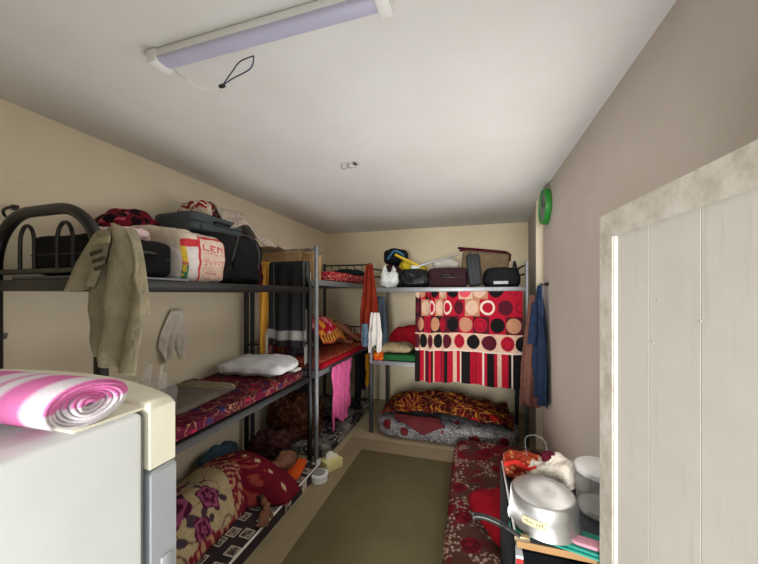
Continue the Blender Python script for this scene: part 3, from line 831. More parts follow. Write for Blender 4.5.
BODY_END = 2.30
def xf(y):
    t = max(0, min(1, (y - 1.98) / .14)); t = t * t * (3 - 2 * t)
    return -1.625 + .235 * t + .015 * math.sin(9 * y)
def Hb(y):
    ks = [(.98, .12), (1.2, .18), (1.4, .23), (1.6, .27), (1.8, .25), (2.0, .29), (2.12, .305), (2.22, .27), (2.32, .19)]
    for (a, ha), (b_, hb) in zip(ks, ks[1:]):
        if y <= b_: t = (y - a) / (b_ - a); t = t * t * (3 - 2 * t); return ha + (hb - ha) * t
    return ks[-1][1]
def bl_fn(u, v):
    y = 1.06 + 1.26 * v
    y += .05 * (u - .5) * (v > .9)
    x0 = xf(y); x1 = -2.30
    x = x0 + (x1 - x0) * u
    xc = -1.92 + .10 * v; w = (x0 - xc) if x > xc else (xc - x1)
    q = abs(x - xc) / w
    z = .112 + Hb(y) * max(0, 1 - q ** 2.0) ** .74
    z += .012 * noise.noise(V((x * 7, y * 5, 1))) + .008 * math.sin(14 * y + 9 * x)
    return (x, y, max(.112, z))
roses = [(.20, .53, .075), (.06, .42, .055), (.34, .36, .115), (.16, .22, .09), (.55, .52, .05), (.72, .40, .11), (.60, .14, .12), (.85, .2, .1)]
CRM, BGD, PUR = lin('#b9a680'), lin('#6a0f22'), lin('#6e2145')
def bl_paint(u, v):
    y = 1.06 + 1.26 * v; X = u
    edge = .71 - .10 * (2 * u - .9) ** 2
    if v > edge + .075:
        c = BGD
        for i in range(7):     # row of pale lozenges across the body
            du, dv = (u - (.06 + .12 * i)) * .8, (v - (.865 - .01 * i)) * 1.26
            if abs(du) + abs(dv) < .020: c = lin('#c9a98a')
        for i in range(2):
            du, dv = (u - (.52 + .2 * i)) * .8, (v - .775) * 1.26
            if abs(du) + abs(dv) < .022: c = lin('#c9a98a')
        if v < edge + .15 and noise.noise(V((u * 22, v * 30, 4))) > .15: c = mixc(c, lin('#b0523f'), .6)
        return c
    if v > edge or u < .022 + .01 * math.sin(20 * v):
        s = noise.noise(V((u * 26, v * 46, 3)))
        return lin('#b98a6c') if s > .04 else lin('#7a2030')
    c = CRM
    for (a, b_, r) in roses:
        if r == 0: continue
        dx, dy = (u - a) * .72, (v - b_) * 1.26
        d = math.hypot(dx, dy); an = math.atan2(dy, dx)
        rr = r * (1 + .13 * math.cos(5 * an + a * 20))
        if d < rr:
            ring = math.sin(d / r * 11 + 1.1 * math.sin(5 * an + b_ * 9 + d / r * 5))
            return mixc(PUR, lin('#a8567c') if ring > .25 else lin('#3d1230'), .75 if abs(ring) > .25 else .1)
        for kx in range(3):  # leaves
            la = 1.1 + 2.1 * kx + a * 5
            lx, ly = dx - 1.35 * r * math.cos(la), dy - 1.35 * r * math.sin(la)
            p_, q_ = lx * math.cos(la) + ly * math.sin(la), -lx * math.sin(la) + ly * math.cos(la)
            if (p_ / (.42 * r)) ** 2 + (q_ / (.22 * r)) ** 2 < 1: return lin('#4a3a45')
    nn = abs(noise.noise(V((u * 5.0, v * 6.5, 9))))
    if nn < .022: return lin('#6b4a3e')
    return c
bl = tag(MB().sheet(bl_fn, 130, 200, bl_paint).build('blanket', M_PAINT, sharp=0, thick=.012, off=1), 'burgundy and cream rose blanket covering the person on the floor', 'blanket')

# ---- people
def skin_body(nodes, edges, name):
    me = bpy.data.meshes.new(name); names = list(nodes)
    me.from_pydata([nodes[k][0] for k in names], [(names.index(a), names.index(b_)) for a, b_ in edges], [])
    o = bpy.data.objects.new(name, me); COL.objects.link(o)
    md = o.modifiers.new('Skin', 'SKIN'); md.use_smooth_shade = True
    for i, k_ in enumerate(names):
        r = nodes[k_][1]; r = r if isinstance(r, tuple) else (r, r)
        me.skin_vertices[0].data[i].radius = r
        me.skin_vertices[0].data[i].use_root = (k_ == 'pelvis')
    s = o.modifiers.new('S', 'SUBSURF'); s.levels = 2; s.render_levels = 2
    return o
def ev_mesh(o):
    dg = bpy.context.evaluated_depsgraph_get(); dg.update()
    me = bpy.data.meshes.new_from_object(o.evaluated_get(dg))
    vs = [o.matrix_world @ v.co for v in me.vertices]; fs = [tuple(p.vertices) for p in me.polygons]
    bpy.data.meshes.remove(me); return vs, fs
def frame(crown, face, c):
    z = V(crown).normalized(); y = V(face); y = (y - z * y.dot(z)).normalized(); x = y.cross(z)
    M = Matrix((x, y, z)).transposed().to_4x4(); M.translation = V(c); return M
def G(p, c, r): return math.exp(-((p.x - c[0]) ** 2 + (p.y - c[1]) ** 2 + (p.z - c[2]) ** 2) / r ** 2)
def head_geo(M):
    b = bmesh.new(); bmesh.ops.create_cube(b, size=2)
    bmesh.ops.subdivide_edges(b, edges=b.edges[:], cuts=26, use_grid_fill=True)
    for q in b.verts:
        d = V([math.sin(x * PI / 4) for x in q.co]).normalized()
        p = V((d.x * .076, d.y * .097, d.z * .116))
        if d.z < 0: p.x *= 1 - .28 * (-d.z) ** 1.5; p.y *= 1 - .12 * (-d.z)
        if d.y > 0:
            p.y += .042 * G(d, (0, 1, -.17), .16) + .018 * G(d, (0, .98, .02), .12)
            for sx in (-1, 1):
                p.y -= .012 * G(d, (sx * .36, .92, .1), .18); p.y += .007 * G(d, (sx * .36, .9, .1), .09)
                p.y += .006 * G(d, (sx * .34, .9, .3), .2); p.y += .006 * G(d, (sx * .5, .8, -.15), .25)
            p.y += .012 * G(d, (0, .86, -.46), .14) + .012 * G(d, (0, .6, -.82), .25)
        q.co = p
    m = MB().bm(b, M)
    for sx in (-1, 1):
        e = MB().soft((sx * .078, -.008, -.005), (.018, .038, .062), 2.5, 5); m.add(e.v, e.f, M)
    return m
def head_color(p, M, skin):
    q = M.inverted() @ p
    if q.length > .2: return skin
    c = skin
    for sx in (-1, 1):
        if ((q.x - sx * .028) / .016) ** 2 + ((q.z - .016) / .0045) ** 2 < 1 and q.y > .06: c = lin('#1d120e')
        if ((q.x - sx * .028) / .02) ** 2 + ((q.z - .034) / .005) ** 2 < 1 and q.y > .06: c = lin('#231712')
    if (q.x / .024) ** 2 + ((q.z + .052) / .008) ** 2 < 1 and q.y > .06: c = lin('#7a443c')
    return c
def hand_geo(wrist, tipdir, palm_n, thumb_side, size=.185, curl=.5):
    """palm plus five separate bent fingers; local x = across (towards thumb), y = along, z = back of hand"""
    y = V(tipdir).normalized(); z = -V(palm_n); z = (z - y * z.dot(y)).normalized(); x = y.cross(z) * thumb_side
    M = Matrix((x, y, z)).transposed().to_4x4(); M.translation = V(wrist); k = size / .185; m = MB()
    m.soft((0, .048, 0), (.082, .105, .030), 3.2, 8); 
    m.tube([(0, -.04, 0), (0, .0, 0), (0, .03, 0)], [.026, .027, .03], 12)
    for (fx, L, a, sp) in ((.030, .072, .9, .10), (.010, .080, 1.0, .02), (-.011, .074, 1.1, -.05), (-.030, .058, 1.2, -.14)):
        p = V((fx, .094, 0)); pts = [V((fx * .9, .06, 0)), p.copy()]; ang = .12
        for j, f in enumerate((.45, .32, .23)):
            ang += curl * a * (.25 + .35 * j)
            p = p + V((math.sin(sp) * L * f, math.cos(ang) * L * f, -math.sin(ang) * L * f)); pts.append(p.copy())
        m.tube(smooth_path(pts, 4), [.0095] * 6 + [.0085] * 6 + [.0075] * 4 + [.005], 8)
        m.soft(pts[-1], (.014, .014, .013), 2, 3)
    tp = [V((.026, .025, 0)), V((.048, .05, -.008)), V((.060, .078, -.018)), V((.060, .102, -.028))]
    m.tube(smooth_path(tp, 4), [.014] * 4 + [.0115] * 5 + [.009] * 3 + [.007], 8); m.soft(tp[-1], (.016, .016, .015), 2, 3)
    return m, M @ Matrix.Scale(k, 4)
def person(label, nodes, edges, headM, hands, skin_hx, cloth_fn, hair_keep, root):
    tmp = skin_body(nodes, edges, 'person_tmp')
    vs, fs = ev_mesh(tmp); bpy.data.objects.remove(tmp)
    m = MB().add(vs, fs)
    h = head_geo(headM); m.add(h.v, h.f)
    for (hm, T) in hands: m.add(hm.v, hm.f, T)
    t = m.build('person_raw', M_SKIN)
    rm = t.modifiers.new('R', 'REMESH'); rm.mode = 'VOXEL'; rm.voxel_size = .0055; rm.use_smooth_shade = True
    sm = t.modifiers.new('Sm', 'SMOOTH'); sm.iterations = 2; sm.factor = .4
    vs, fs = ev_mesh(t); bpy.data.objects.remove(t)
    skin = lin(skin_hx)
    cs = [cloth_fn(p) or head_color(p, headM, skin) for p in vs]
    o = MB(); o.add(vs, fs, None, cs)
    o = o.build('person', M_SKIN, sharp=0); tag(o, label, 'person')
    hb = bmesh.new(); bmesh.ops.create_cube(hb, size=2); bmesh.ops.subdivide_edges(hb, edges=hb.edges[:], cuts=22, use_grid_fill=True)
    dele = []
    for q in hb.verts:
        d = V([math.sin(x * PI / 4) for x in q.co]).normalized()
        nn = .004 * noise.noise(d * 9)
        q.co = V((d.x * (.084 + nn), d.y * (.104 + nn) - .004, d.z * (.124 + nn) + .002))
        if not hair_keep(d): dele.append(q)
    bmesh.ops.delete(hb, geom=dele, context='VERTS')
    MB().bm(hb, headM).build('hair', M_HAIR, o, sharp=0, thick=.006)
    return o
hairk = lambda d: d.z > .36 + max(0, d.y) * .38 or (d.y < .05 and d.z > -.25 and not (abs(d.x) > .8 and d.y > -.25 and d.z < .2)) 

# person on the floor: lies on the right side facing the aisle
HM1 = frame((.15, 1, .10), (.93, -.2, .25), (-1.585, 2.405, .268))
DX1 = -.05
n1 = {'pelvis': ((-1.86, 1.58, .225), (.10, .11)), 'belly': ((-1.84, 1.76, .22), (.085, .095)), 'chest': ((-1.80, 1.96, .235), (.10, .105)), 'uchest': ((-1.75, 2.12, .24), (.095, .095)),
      'neck': ((-1.63, 2.26, .262), .052), 'skull': ((-1.60, 2.35, .266), .055),
      'shA': ((-1.74, 2.13, .305), .05), 'elA': ((-1.66, 2.09, .20), .038), 'wrA': ((-1.478, 1.995, .158), .027),
      'shB': ((-1.70, 2.15, .185), .045), 'elB': ((-1.58, 2.19, .145), .033), 'wrB': ((-1.56, 2.26, .14), .025),
      'hipA': ((-1.86, 1.53, .265), .07), 'knA': ((-1.80, 1.25, .19), .05), 'anA': ((-1.92, 1.12, .155), .034),
      'hipB': ((-1.86, 1.50, .20), .08), 'knB': ((-1.84, 1.22, .155), .045), 'anB': ((-1.97, 1.12, .14), .032)}
for k_ in ('pelvis', 'belly', 'hipA', 'knA', 'anA', 'hipB', 'knB', 'anB'): n1[k_] = ((n1[k_][0][0] + DX1, n1[k_][0][1], n1[k_][0][2]), n1[k_][1])
e1 = [('pelvis', 'belly'), ('belly', 'chest'), ('chest', 'uchest'), ('uchest', 'neck'), ('neck', 'skull'), ('uchest', 'shA'), ('shA', 'elA'), ('elA', 'wrA'), ('uchest', 'shB'), ('shB', 'elB'), ('elB', 'wrB'),
      ('pelvis', 'hipA'), ('hipA', 'knA'), ('knA', 'anA'), ('pelvis', 'hipB'), ('hipB', 'knB'), ('knB', 'anB')]
hg, hT = hand_geo((-1.462, 1.975, .150), (.40, -.86, -.30), (.0, -.25, .9), 1, .185, .55)
SHIRT1 = lin('#3a2a26')
person('person asleep on the floor under a rose blanket with one hand out', n1, e1, HM1, [(hg, hT)], '#7a5440',
       lambda p: SHIRT1 if (p.y < 2.19 and not (p.x > -1.52 and p.y < 2.06)) else None, hairk, None)
pillow('orange_pillow', M_ORANGE, 'bright orange pillow under the sleeping head on the floor', 'pillow', (-1.635, 2.48, .147), (.34, .34, .09), .25, 0, 0, 4, .6, .006)
lump('rolled_blanket', M_PURPLEDK, 'plum brown furry blanket heaped against the head of the floor mattress', 'blanket', (-1.86, 2.57, .106), (.40, .30, .37), .055, 11, 3, 2.8, 34)
lump("blue_cloth", M_BLUECL, 'dusty blue crumpled cloth by the wall under the black bunk', 'cloth', (-2.25, 2.36, .106), (.16, .40, .27), .035, 8, 5, 2.6)
# white round tub and tissue carton on the floor
tb = thing('round_tub', (-1.365, 2.63, .001), 'white round plastic tub with grey lid on the floor by the bed post', 'tub')
MB().lathe([(.066, .001), (.076, .006), (.078, .052), (.082, .056), (.082, .070), (.070, .074)], (-1.365, 2.63, 0), 36).build('tub_body', M_WHITEPL, tb)
MB().lathe([(.0, .0745), (.054, .0745), (.058, .077), (.056, .081), (.0, .082)], (-1.365, 2.63, 0), 36).build('lid', M_TAPE, tb)
ts = thing('tissue_box', (-1.315, 2.88, .001), 'yellow tissue carton with a white tissue on the floor', 'tissue box')
MB().box((-1.345, 2.86, .046), (.12, .19, .088), .004, None, 2, -.55).build('carton', M_TISSUE, ts)
MB().sheet(lambda u, v: (-1.345 + .05 * (u - .5) + .03 * (u - .5), 2.86 + .09 * (u - .5), .088 + .062 * v * (1 + .35 * math.sin(5 * u)) + .0), 14, 8).build('tissue', M_TISSUEW, ts, sharp=0, thick=.004)
m = MB(); m.box((-1.50, 2.87, .022), (.05, .09, .03), .006, None, 2, .4); tag(m.build('charger_plug', M_WHITEPL), 'small white charger lying beside the grey bed post', 'charger')

# ------------------------------------------------------------------ bed 2
mattress('mattress', (S0 + .02, T0 + .08, 1.902), (S1 + .0, T1 - .04, 2.02), M_REDPILE, 'red printed mattress on the top deck of the silver bunk', .012) if False else None
mattress('mattress', (S0 + .02, 3.36, 1.902), (S1 - .02, T1 - .04, 2.03), M_REDPILE, 'red patterned mattress on the top deck of the far left bunk', .012)
lump('dark_jacket', m_cloth('dark_teal_cloth', '#1f2a2f'), 'dark crumpled jacket on the red top bunk mattress', 'jacket', (-1.80, 4.42, 2.032), (.5, .40, .10), .02, 10, 5)
mr = mattress('mattress', (S0 + .02, T0 + .04, .932), (S1 + .01, T1 - .04, 1.03), M_REDSH, 'red mattress with patterned sheet on the middle deck of the far left bunk', .006)
MB().tube([(S1 + .012, T0 + .08, .975), (S1 + .016, 3.8, .972), (S1 + .012, T1 - .09, .975)], .032, 10).build('red_border', M_REDEDGE, mr)

def b2_fn(u, v):
    y = 3.06 + (.62 + .32 * u) * v; x = -1.53 - .76 * u
    xc = -1.88; q = abs(x - xc) / .40
    hh = .37 + .07 * math.sin(PI * v) if v < .8 else .41 - .3 * (v - .8)
    z = 1.032 + hh * max(0, 1 - q ** 2.4) ** .7 + .022 * noise.noise(V((x * 8, y * 6, 3))) + .014 * math.sin(16 * y + 10 * x)
    return (x - .02 * math.sin(7 * y), y, max(1.033, z))
def b2_paint(u, v):
    n_ = noise.noise(V((u * 4, v * 5, 2)))
    if u < .07 or v > .90:
        t = math.sin(u * 60) * math.sin(v * 70)
        return lin('#c79a3a') if t > .1 else lin('#8a2a18')
    if n_ > .12: return lin('#e0a0a0') if noise.noise(V((u * 16, v * 18, 1))) > .1 else lin('#d2405c')
    if n_ < -.25: return lin('#d98a2e')
    return lin('#a60f26')
tag(MB().sheet(b2_fn, 60, 80, b2_paint).build('blanket', M_PAINT, sharp=0, thick=.012, off=1), 'red and gold flowered blanket over the person on the middle bunk', 'blanket')
HM2 = frame((.05, 1, .10), (.9, -.12, -.25), (-1.85, 4.40, 1.20))
n2 = {'pelvis': ((-1.92, 3.55, 1.17), (.12, .13)), 'belly': ((-1.90, 3.75, 1.165), (.10, .11)), 'chest': ((-1.88, 3.95, 1.18), (.11, .125)), 'uchest': ((-1.87, 4.10, 1.19), (.10, .11)),
      'neck': ((-1.86, 4.23, 1.19), .052), 'skull': ((-1.855, 4.33, 1.195), .055),
      'shA': ((-1.85, 4.10, 1.335), .058), 'elA': ((-1.70, 4.18, 1.20), .043), 'wrA': ((-1.615, 4.34, 1.075), .028),
      'shB': ((-1.82, 4.10, 1.10), .05), 'elB': ((-1.66, 4.06, 1.075), .036), 'wrB': ((-1.62, 4.14, 1.07), .027),
      'hipA': ((-1.92, 3.50, 1.225), .085), 'knA': ((-1.78, 3.24, 1.16), .055), 'anA': ((-2.0, 3.12, 1.09), .036),
      'hipB': ((-1.94, 3.48, 1.12), .08), 'knB': ((-1.82, 3.20, 1.09), .05), 'anB': ((-2.05, 3.10, 1.075), .034)}
hg2, hT2 = hand_geo((-1.607, 4.355, 1.068), (.25, .9, -.15), (-.1, 0, -1), -1, .18, .4)
person('bare shouldered person asleep on the middle bunk with arm across face', n2, e1, HM2, [(hg2, hT2)], '#96634a',
       lambda p: lin('#3a3440') if p.y < 3.7 else None, hairk, None)
pillow('pillow', M_REDSH, 'rust red pillow under the head on the middle bunk', 'pillow', (-1.86, 4.48, 1.085), (.46, .34, .11), 0, 0, 0, 6, .6, .008)

# hanging from bed 2's middle rail
hang('pink_towel', M_PINK, 'pink towel hanging from the lower rail of the silver bunk', 'towel', (S1 + .06, 3.50, .925), (0, 1, 0), .60, .52, .66, (1, 0, 0), 4, .03, 2, ragged=.08, skew=-.08)
jk = thing('black_jacket', (S1 + .06, 4.20, .35), 'black jacket hanging from the silver bunk beside the pink towel', 'jacket')
hang('jacket_body', M_JBLACK, '', '', (S1 + .055, 4.10, .925), (0, 1, 0), .50, .42, .68, (1, 0, 0), 2, .03, 4, parent=jk, ragged=.12)
hang('jacket_sleeve', M_JBLACK, '', '', (S1 + .075, 4.36, .93), (0, 1, 0), .16, .12, .50, (1, 0, 0), 1.5, .02, 6, parent=jk)
hang('mustard_shirt', M_MUST, 'mustard yellow shirt hanging over the black jacket', 'shirt', (S1 + .135, 4.22, .90), (0, 1, 0), .24, .14, .46, (1, 0, 0), 2, .02, 7)
hang('white_shirt', M_WCLOTH, 'white garment edge hanging at the end of the silver bunk rail', 'shirt', (S1 + .09, 4.47, .95), (0, 1, 0), .09, .08, .42, (1, 0, 0), 1, .02, 9, nu=14)
hang('black_shawl', M_JBLACK, 'dark shawl hanging inside the bunk behind the pink towel', 'shawl', (S1 - .35, 3.35, .86), (.4, 1, 0), .22, .20, .5, (1, 0, 0), 2, .025, 12)

mattress('floor_mattress', (-2.36, 2.985, .002), (-1.47, 4.66, .10), M_GREYFL, 'grey and black floral mattress on the floor under the silver bunk', .008, p=12, seed=4)
lump('rolled_blanket', M_FURRY, 'dark brown patterned blanket heap beside the grey bed post', 'blanket', (-2.0, 3.27, .102), (.60, .54, .54), .06, 8, 8, 2.8, 36)

# ------------------------------------------------------------------ towel and garments at the corner of bed 3
hang('rust_towel', M_RUST, 'rust orange towel hanging from the corner of the back bunk', 'towel', (R0 - .005, Q0 - .045, 2.12), (1, 0, 0), .07, .22, .95, (0, -1, 0), 2.5, .03, 3, thick=.012, ragged=.05, skew=-.01)
hang('grey_garment', M_DENIM, 'slate grey garment hanging under the top deck of back bunk', 'garment', (R0 + .11, Q0 + .05, 1.72), (1, 0, 0), .09, .17, .66, (0, -1, 0), 2, .025, 5)
hang('white_garment', M_WCLOTH, 'white crumpled garment hanging beside the rust towel', 'garment', (R0 + .08, Q0 - .085, 1.52), (1, 0, 0), .10, .17, .46, (0, -1, 0), 2.5, .025, 7, ragged=.1)
hang('light_blue_garment', M_LBLUE, 'light blue garment hanging below the rust towel', 'garment', (R0 - .05, Q0 - .09, 1.38), (1, 0, 0), .07, .10, .28, (0, -1, 0), 1.5, .02, 9)

# curtain
CC = {'r': lin('#9c0b25'), 'm': lin('#480b1c'), 'k': lin('#0d080a'), 'c': lin('#c2a18b'), 't': lin('#a9775c'), 'w': lin('#cdbcae'), 'p': lin('#c94a58')}
def cur_x(u):   # cloth coordinate: left third gathered in folds
    return u
def fr_(*a): return [((x - 210) / 415, c, ring, bg) for x, c, ring, bg in a]
ROW1 = fr_((218, 'c', 0, 'm'), (240, 't', 0, 'r'), (262, 'r', 0, 'k'), (290, 'k', 0, 'r'), (320, 'c', 0, 't'), (362, 'k', 0, 'r'), (410, 'p', 0, 'c'), (465, 'c', 0, 't'), (528, 'k', 0, 'r'), (590, 'r', 0, 'r'))
ROW2 = fr_((222, 'm', 0, 'k'), (252, 'c', 0, 't'), (280, 'w', 'r', 'r'), (308, 'c', 0, 't'), (342, 'w', 'r', 'r'), (386, 'm', 0, 'r'), (438, 'c', 0, 't'), (497, 'w', 'r', 'r'), (563, 'm', 0, 'r'), (620, 'r', 0, 'r'))
ROW3 = fr_((232, 't', 0, 'm'), (262, 'r', 0, 'r'), (292, 't', 0, 'k'), (322, 'r', 0, 'm'), (362, 'k', 0, 'm'), (413, 't', 0, 'r'), (468, 'r', 0, 'm'), (533, 'k', 0, 'r'), (592, 't', 0, 'm'))
ROW4 = fr_((215, 'm', 0, 'c'), (243, 'k', 0, 'c'), (272, 'm', 0, 'c'), (303, 'k', 0, 'c'), (340, 'm', 0, 'c'), (388, 'r', 0, 'c'), (443, 'k', 0, 'c'), (503, 'm', 0, 'c'), (570, 'r', 0, 'c'), (622, 'k', 0, 'c'))
STRS = [((x - 210) / 415, c) for x, c in ((228, 'k'), (246, 'r'), (250, 'c'), (262, 'm'), (278, 'r'), (287, 'k'), (291, 'c'), (311, 'r'), (315, 'm'), (328, 'r'), (345, 'k'), (361, 'r'), (375, 'c'), (393, 'r'), (399, 'w'), (428, 'k'), (452, 'r'), (455, 'm'), (477, 'r'), (483, 'w'), (493, 'r'), (521, 'k'), (533, 'r'), (548, 'c'), (571, 'r'), (583, 'k'), (589, 'w'), (700, 'k'))]
def cur_e(u): return .30 * u + .70 * u ** 1.35
def cur_paint(u, v):
    d = v * 1.05; x = cur_e(u)
    if d < .67:
        if d < .085: row, f = ROW1, (d + .11) / .195
        else:
            i = int((d - .085) / .195); f = ((d - .085) - .195 * i) / .195; row = (ROW2, ROW3, ROW4)[min(2, i)]
        j = min(range(len(row)), key=lambda q: abs(row[q][0] - x))
        c0, fg, ring, bg = row[j]
        sp = min([abs(row[q][0] - c0) for q in (j - 1, j + 1) if 0 <= q < len(row)])
        rad = math.hypot((x - c0) / min(.072, sp * .47), (f - .5) / .42)
        if rad < 1:
            if ring and rad < .70: return CC[ring]
            if fg == 'r' and rad < .72 and rad > .62: return CC['m']
            return CC[fg]
        return CC[bg]
    if d < .685: return CC['w']
    for lim, c in STRS:
        if x < lim: return CC[c]
    return CC['k']
cx0 = at(416, 300, Y=3.69).x; cx1 = at(522.5, 300, Y=3.69).x
def cur_fn(u, v):
    # gathered on the left, flatter on the right
    e = cur_e(u)
    x = cx0 + (cx1 - cx0) * (e + .012 * math.sin(2 * PI * 7 * u) * (1 - u)) + (.012 * v * (u - .5))
    am = .035 * (1 - u) ** 1.2 + .008
    y = 3.672 - am * math.sin(2 * PI * 5.5 * u + .6) * (.5 + .5 * v) - .012 * noise.noise(V((u * 7, v * 3, 1)))
    z = 1.772 - 1.05 * v * (1 + .012 * math.sin(9 * u)) + .012 * u * (1 - v)
    return (x, y, z)
cu = tag(MB().sheet(cur_fn, 300, 260, cur_paint).build('curtain', M_PAINT, sharp=0, thick=.003), 'red black and cream curtain of circles above stripes on the back bunk', 'curtain')

# ------------------------------------------------------------------ bed 3 middle deck
mattress('folded_quilt', (R0 + .12, Q0 + .0, .917), (-.55, Q1 - .15, 1.0), M_GREEN, 'dark green folded quilt on the middle deck of the back bunk', .006, 'quilt')
pillow('pillow', M_BEIGEPIL, 'beige pillow on the dark green quilt', 'pillow', (-.93, 3.89, 1.065), (.46, .28, .13), .05, 0, 0, 5, .6, .012)
pillow('cushion', M_REDPIL, 'red velvet cushion leaning behind the beige pillow', 'cushion', (-.82, 4.12, 1.16), (.48, .18, .32), 0, -.12, 0, 3, .55, .03)
lump('bright_cloth', M_OYCL, 'orange and yellow cloth on the left end of the middle deck', 'cloth', (-1.12, 3.80, .917), (.16, .15, .13), .025, 14, 4)
lump('navy_cloth', M_NAVY, 'navy cloth tucked behind the white garment on the back bunk', 'cloth', (-1.13, 3.98, .917), (.12, .16, .34), .02, 10, 4)

# ------------------------------------------------------------------ bed 3 top deck
Z3 = 1.832
cbag((-1.01, 3.87, Z3), (.25, .18, .26), 'white_bag', 'crumpled white plastic bag at the left end of the top deck', 6, M_WPLAST)
bp = thing('backpack', (-1.04, 4.26, Z3), 'maroon rucksack standing behind the white plastic bag', 'bag')
m = MB(); m.soft((-1.04, 4.26, Z3 + .16), (.30, .24, .32), 4, 16, .014, 7, 2); m.build('bag_body', M_MAROONCASE, bp, sharp=0)
m = MB(); m.soft((-1.04, 4.13, Z3 + .12), (.20, .05, .17), 4, 8, .006, 9, 1); m.build('front_pocket', M_MAROON, bp, sharp=0)
bp = thing('backpack', (-1.02, 4.26, Z3 + .322), 'black bag with blue trim on top of the maroon rucksack', 'bag')
m = MB(); m.soft((-1.02, 4.26, Z3 + .435), (.32, .26, .225), 3.5, 16, .018, 7, 5); m.build('bag_body', M_BLACKBAG, bp, sharp=0)
MB().tube(smooth_path([(-1.10, 4.135, Z3 + .40), (-1.0, 4.10, Z3 + .50), (-.9, 4.12, Z3 + .46), (-.87, 4.2, Z3 + .40)]), .014, 8).build('blue_trim', m_cloth('blue_webbing', '#3e6f94'), bp)
bb = thing('black_bag', (-.69, 3.92, Z3), 'shiny black handbag in front on the top deck of the back bunk', 'bag')
m = MB(); m.soft((-.69, 3.92, Z3 + .115), (.40, .24, .23), 4, 16, .02, 8, 7); m.build('bag_body', dull(m_plain('black_glossy_bag', '#0e0e10', .35, 0, .2, 10, .5, 30), .18), bb, sharp=0)
MB().tube(smooth_path([(-.82, 3.80, Z3 + .15), (-.78, 3.785, Z3 + .06), (-.62, 3.785, Z3 + .06), (-.57, 3.80, Z3 + .15)]), .011, 8).build('strap', M_BLACKPL, bb)
yu = thing('yellow_raincoat', (-.74, 4.2, Z3 + .20), 'yellow folded bundle with white tip behind the black handbag', 'clothing')
m = MB(); m.soft((-.76, 4.22, Z3 + .27), (.36, .26, .16), 3, 14, .035, 9, 3, Matrix.Rotation(.35, 4, 'Y')); m.build('folded_body', m_cloth('acid_yellow', '#b8a32a', .3), yu, sharp=0)
MB().tube([(-.98, 4.08, Z3 + .45), (-.86, 4.05, Z3 + .385), (-.66, 4.05, Z3 + .29)], .018, 8).build('yellow_strap', m_plain('yellow_strap', '#d6b62c', .6), yu)
m = MB(); m.soft((-.70, 4.06, Z3 + .27), (.12, .07, .06), 3, 8, .012, 12, 3); m.build('white_tip', M_WPLAST, yu, sharp=0)
lump('dark_bundle', M_BLACKBAG, 'black bundle under the yellow raincoat', 'bag', (-.75, 4.24, Z3), (.34, .30, .19), .015, 8, 3, 4)
suitcase((-.275, 3.97, Z3), (.46, .30, .235), 0, M_MAROONCASE, 'maroon soft suitcase lying on the back bunk beside black handbag', wheels=False, handle_side='side')
cbag((-.30, 3.97, Z3 + .237), (.34, .22, .15), 'clear_bag', 'clear plastic bag lying on the maroon suitcase', 9, m_clear('smoky_bag_film', '#b9b5ae', .75, .25, .8), ears=False)
o = MB().tube([(-.62, 3.86, Z3 + .27), (-.15, 3.90, Z3 + .40)], .013, 8).build('grey_stick', M_STEEL); tag(o, 'thin pale stick lying across the clear plastic bag', 'stick')
sc = thing('suitcase', (.055, 3.98, Z3), 'graphite hard suitcase with vertical ribs standing upright on the back bunk', 'suitcase')
Tt = Matrix.Translation((.055, 3.98, Z3)) @ Matrix.Rotation(-.10, 4, 'Y')
m = MB().box((0, 0, .205), (.155, .34, .38), .03, Tt, 4); m.v = [V((p.x, p.y, max(Z3 + .001, p.z))) for p in m.v]; m.build('shell', M_RIB, sc)
for i in range(4):
    q = MB().box((-.055 + .036 * i, -.172, .21), (.018, .012, .33), .005, Tt); q.build('rib', M_RIB, sc)
MB().tube([Tt @ V(p) for p in ((-.03, -.09, .39), (-.03, -.09, .42), (-.03, .06, .42), (-.03, .06, .39))], .009, 8).build('carry_handle', M_BLACKPL, sc)
tc_ = thing('tan_suitcase', (.14, 4.30, Z3), 'tan suitcase with maroon piping standing behind the ribbed suitcase', 'suitcase')
Tt = Matrix.Translation((.14, 4.30, Z3)) @ Matrix.Rotation(.10, 4, 'Y')
m = MB().box((0, 0, .25), (.58, .20, .42), .03, Tt, 3); m.build('shell', M_TAN, tc_)
MB().tube([Tt @ V(p) for p in ((-.33, -.105, .455), (-.25, -.105, .475), (.25, -.105, .468), (.29, -.105, .445), (.29, -.105, .36))], .013, 8).build('piping', M_MAROON, tc_)
MB().tube([Tt @ V(p) for p in ((-.36, -.02, .50), (-.2, .0, .50), (.24, -.0, .485))], .016, 8).build('top_trim', M_MAROON, tc_)
kb = thing('black_bag', (.34, 3.98, Z3), 'black holdall with upright handle at the right end of the top deck', 'bag')
def tap(w): w.x *= 1 - .12 * (w.z > 0) * w.z / .12; return w
m = MB(); m.soft((.345, 3.98, Z3 + .115), (.40, .30, .23), 5, 16, .014, 7, 8, fn=tap); m.build('bag_body', M_BLACKBAG, kb, sharp=0)
MB().tube(smooth_path([(.47, 3.9, Z3 + .2), (.48, 3.9, Z3 + .29), (.50, 3.95, Z3 + .27), (.52, 4.0, Z3 + .18)]), .012, 8).build('carry_handle', M_BLACKPL, kb)
MB().box((.33, 3.824, Z3 + .05), (.16, .006, .035), .002).build('name_plate', M_GREYPL, kb)

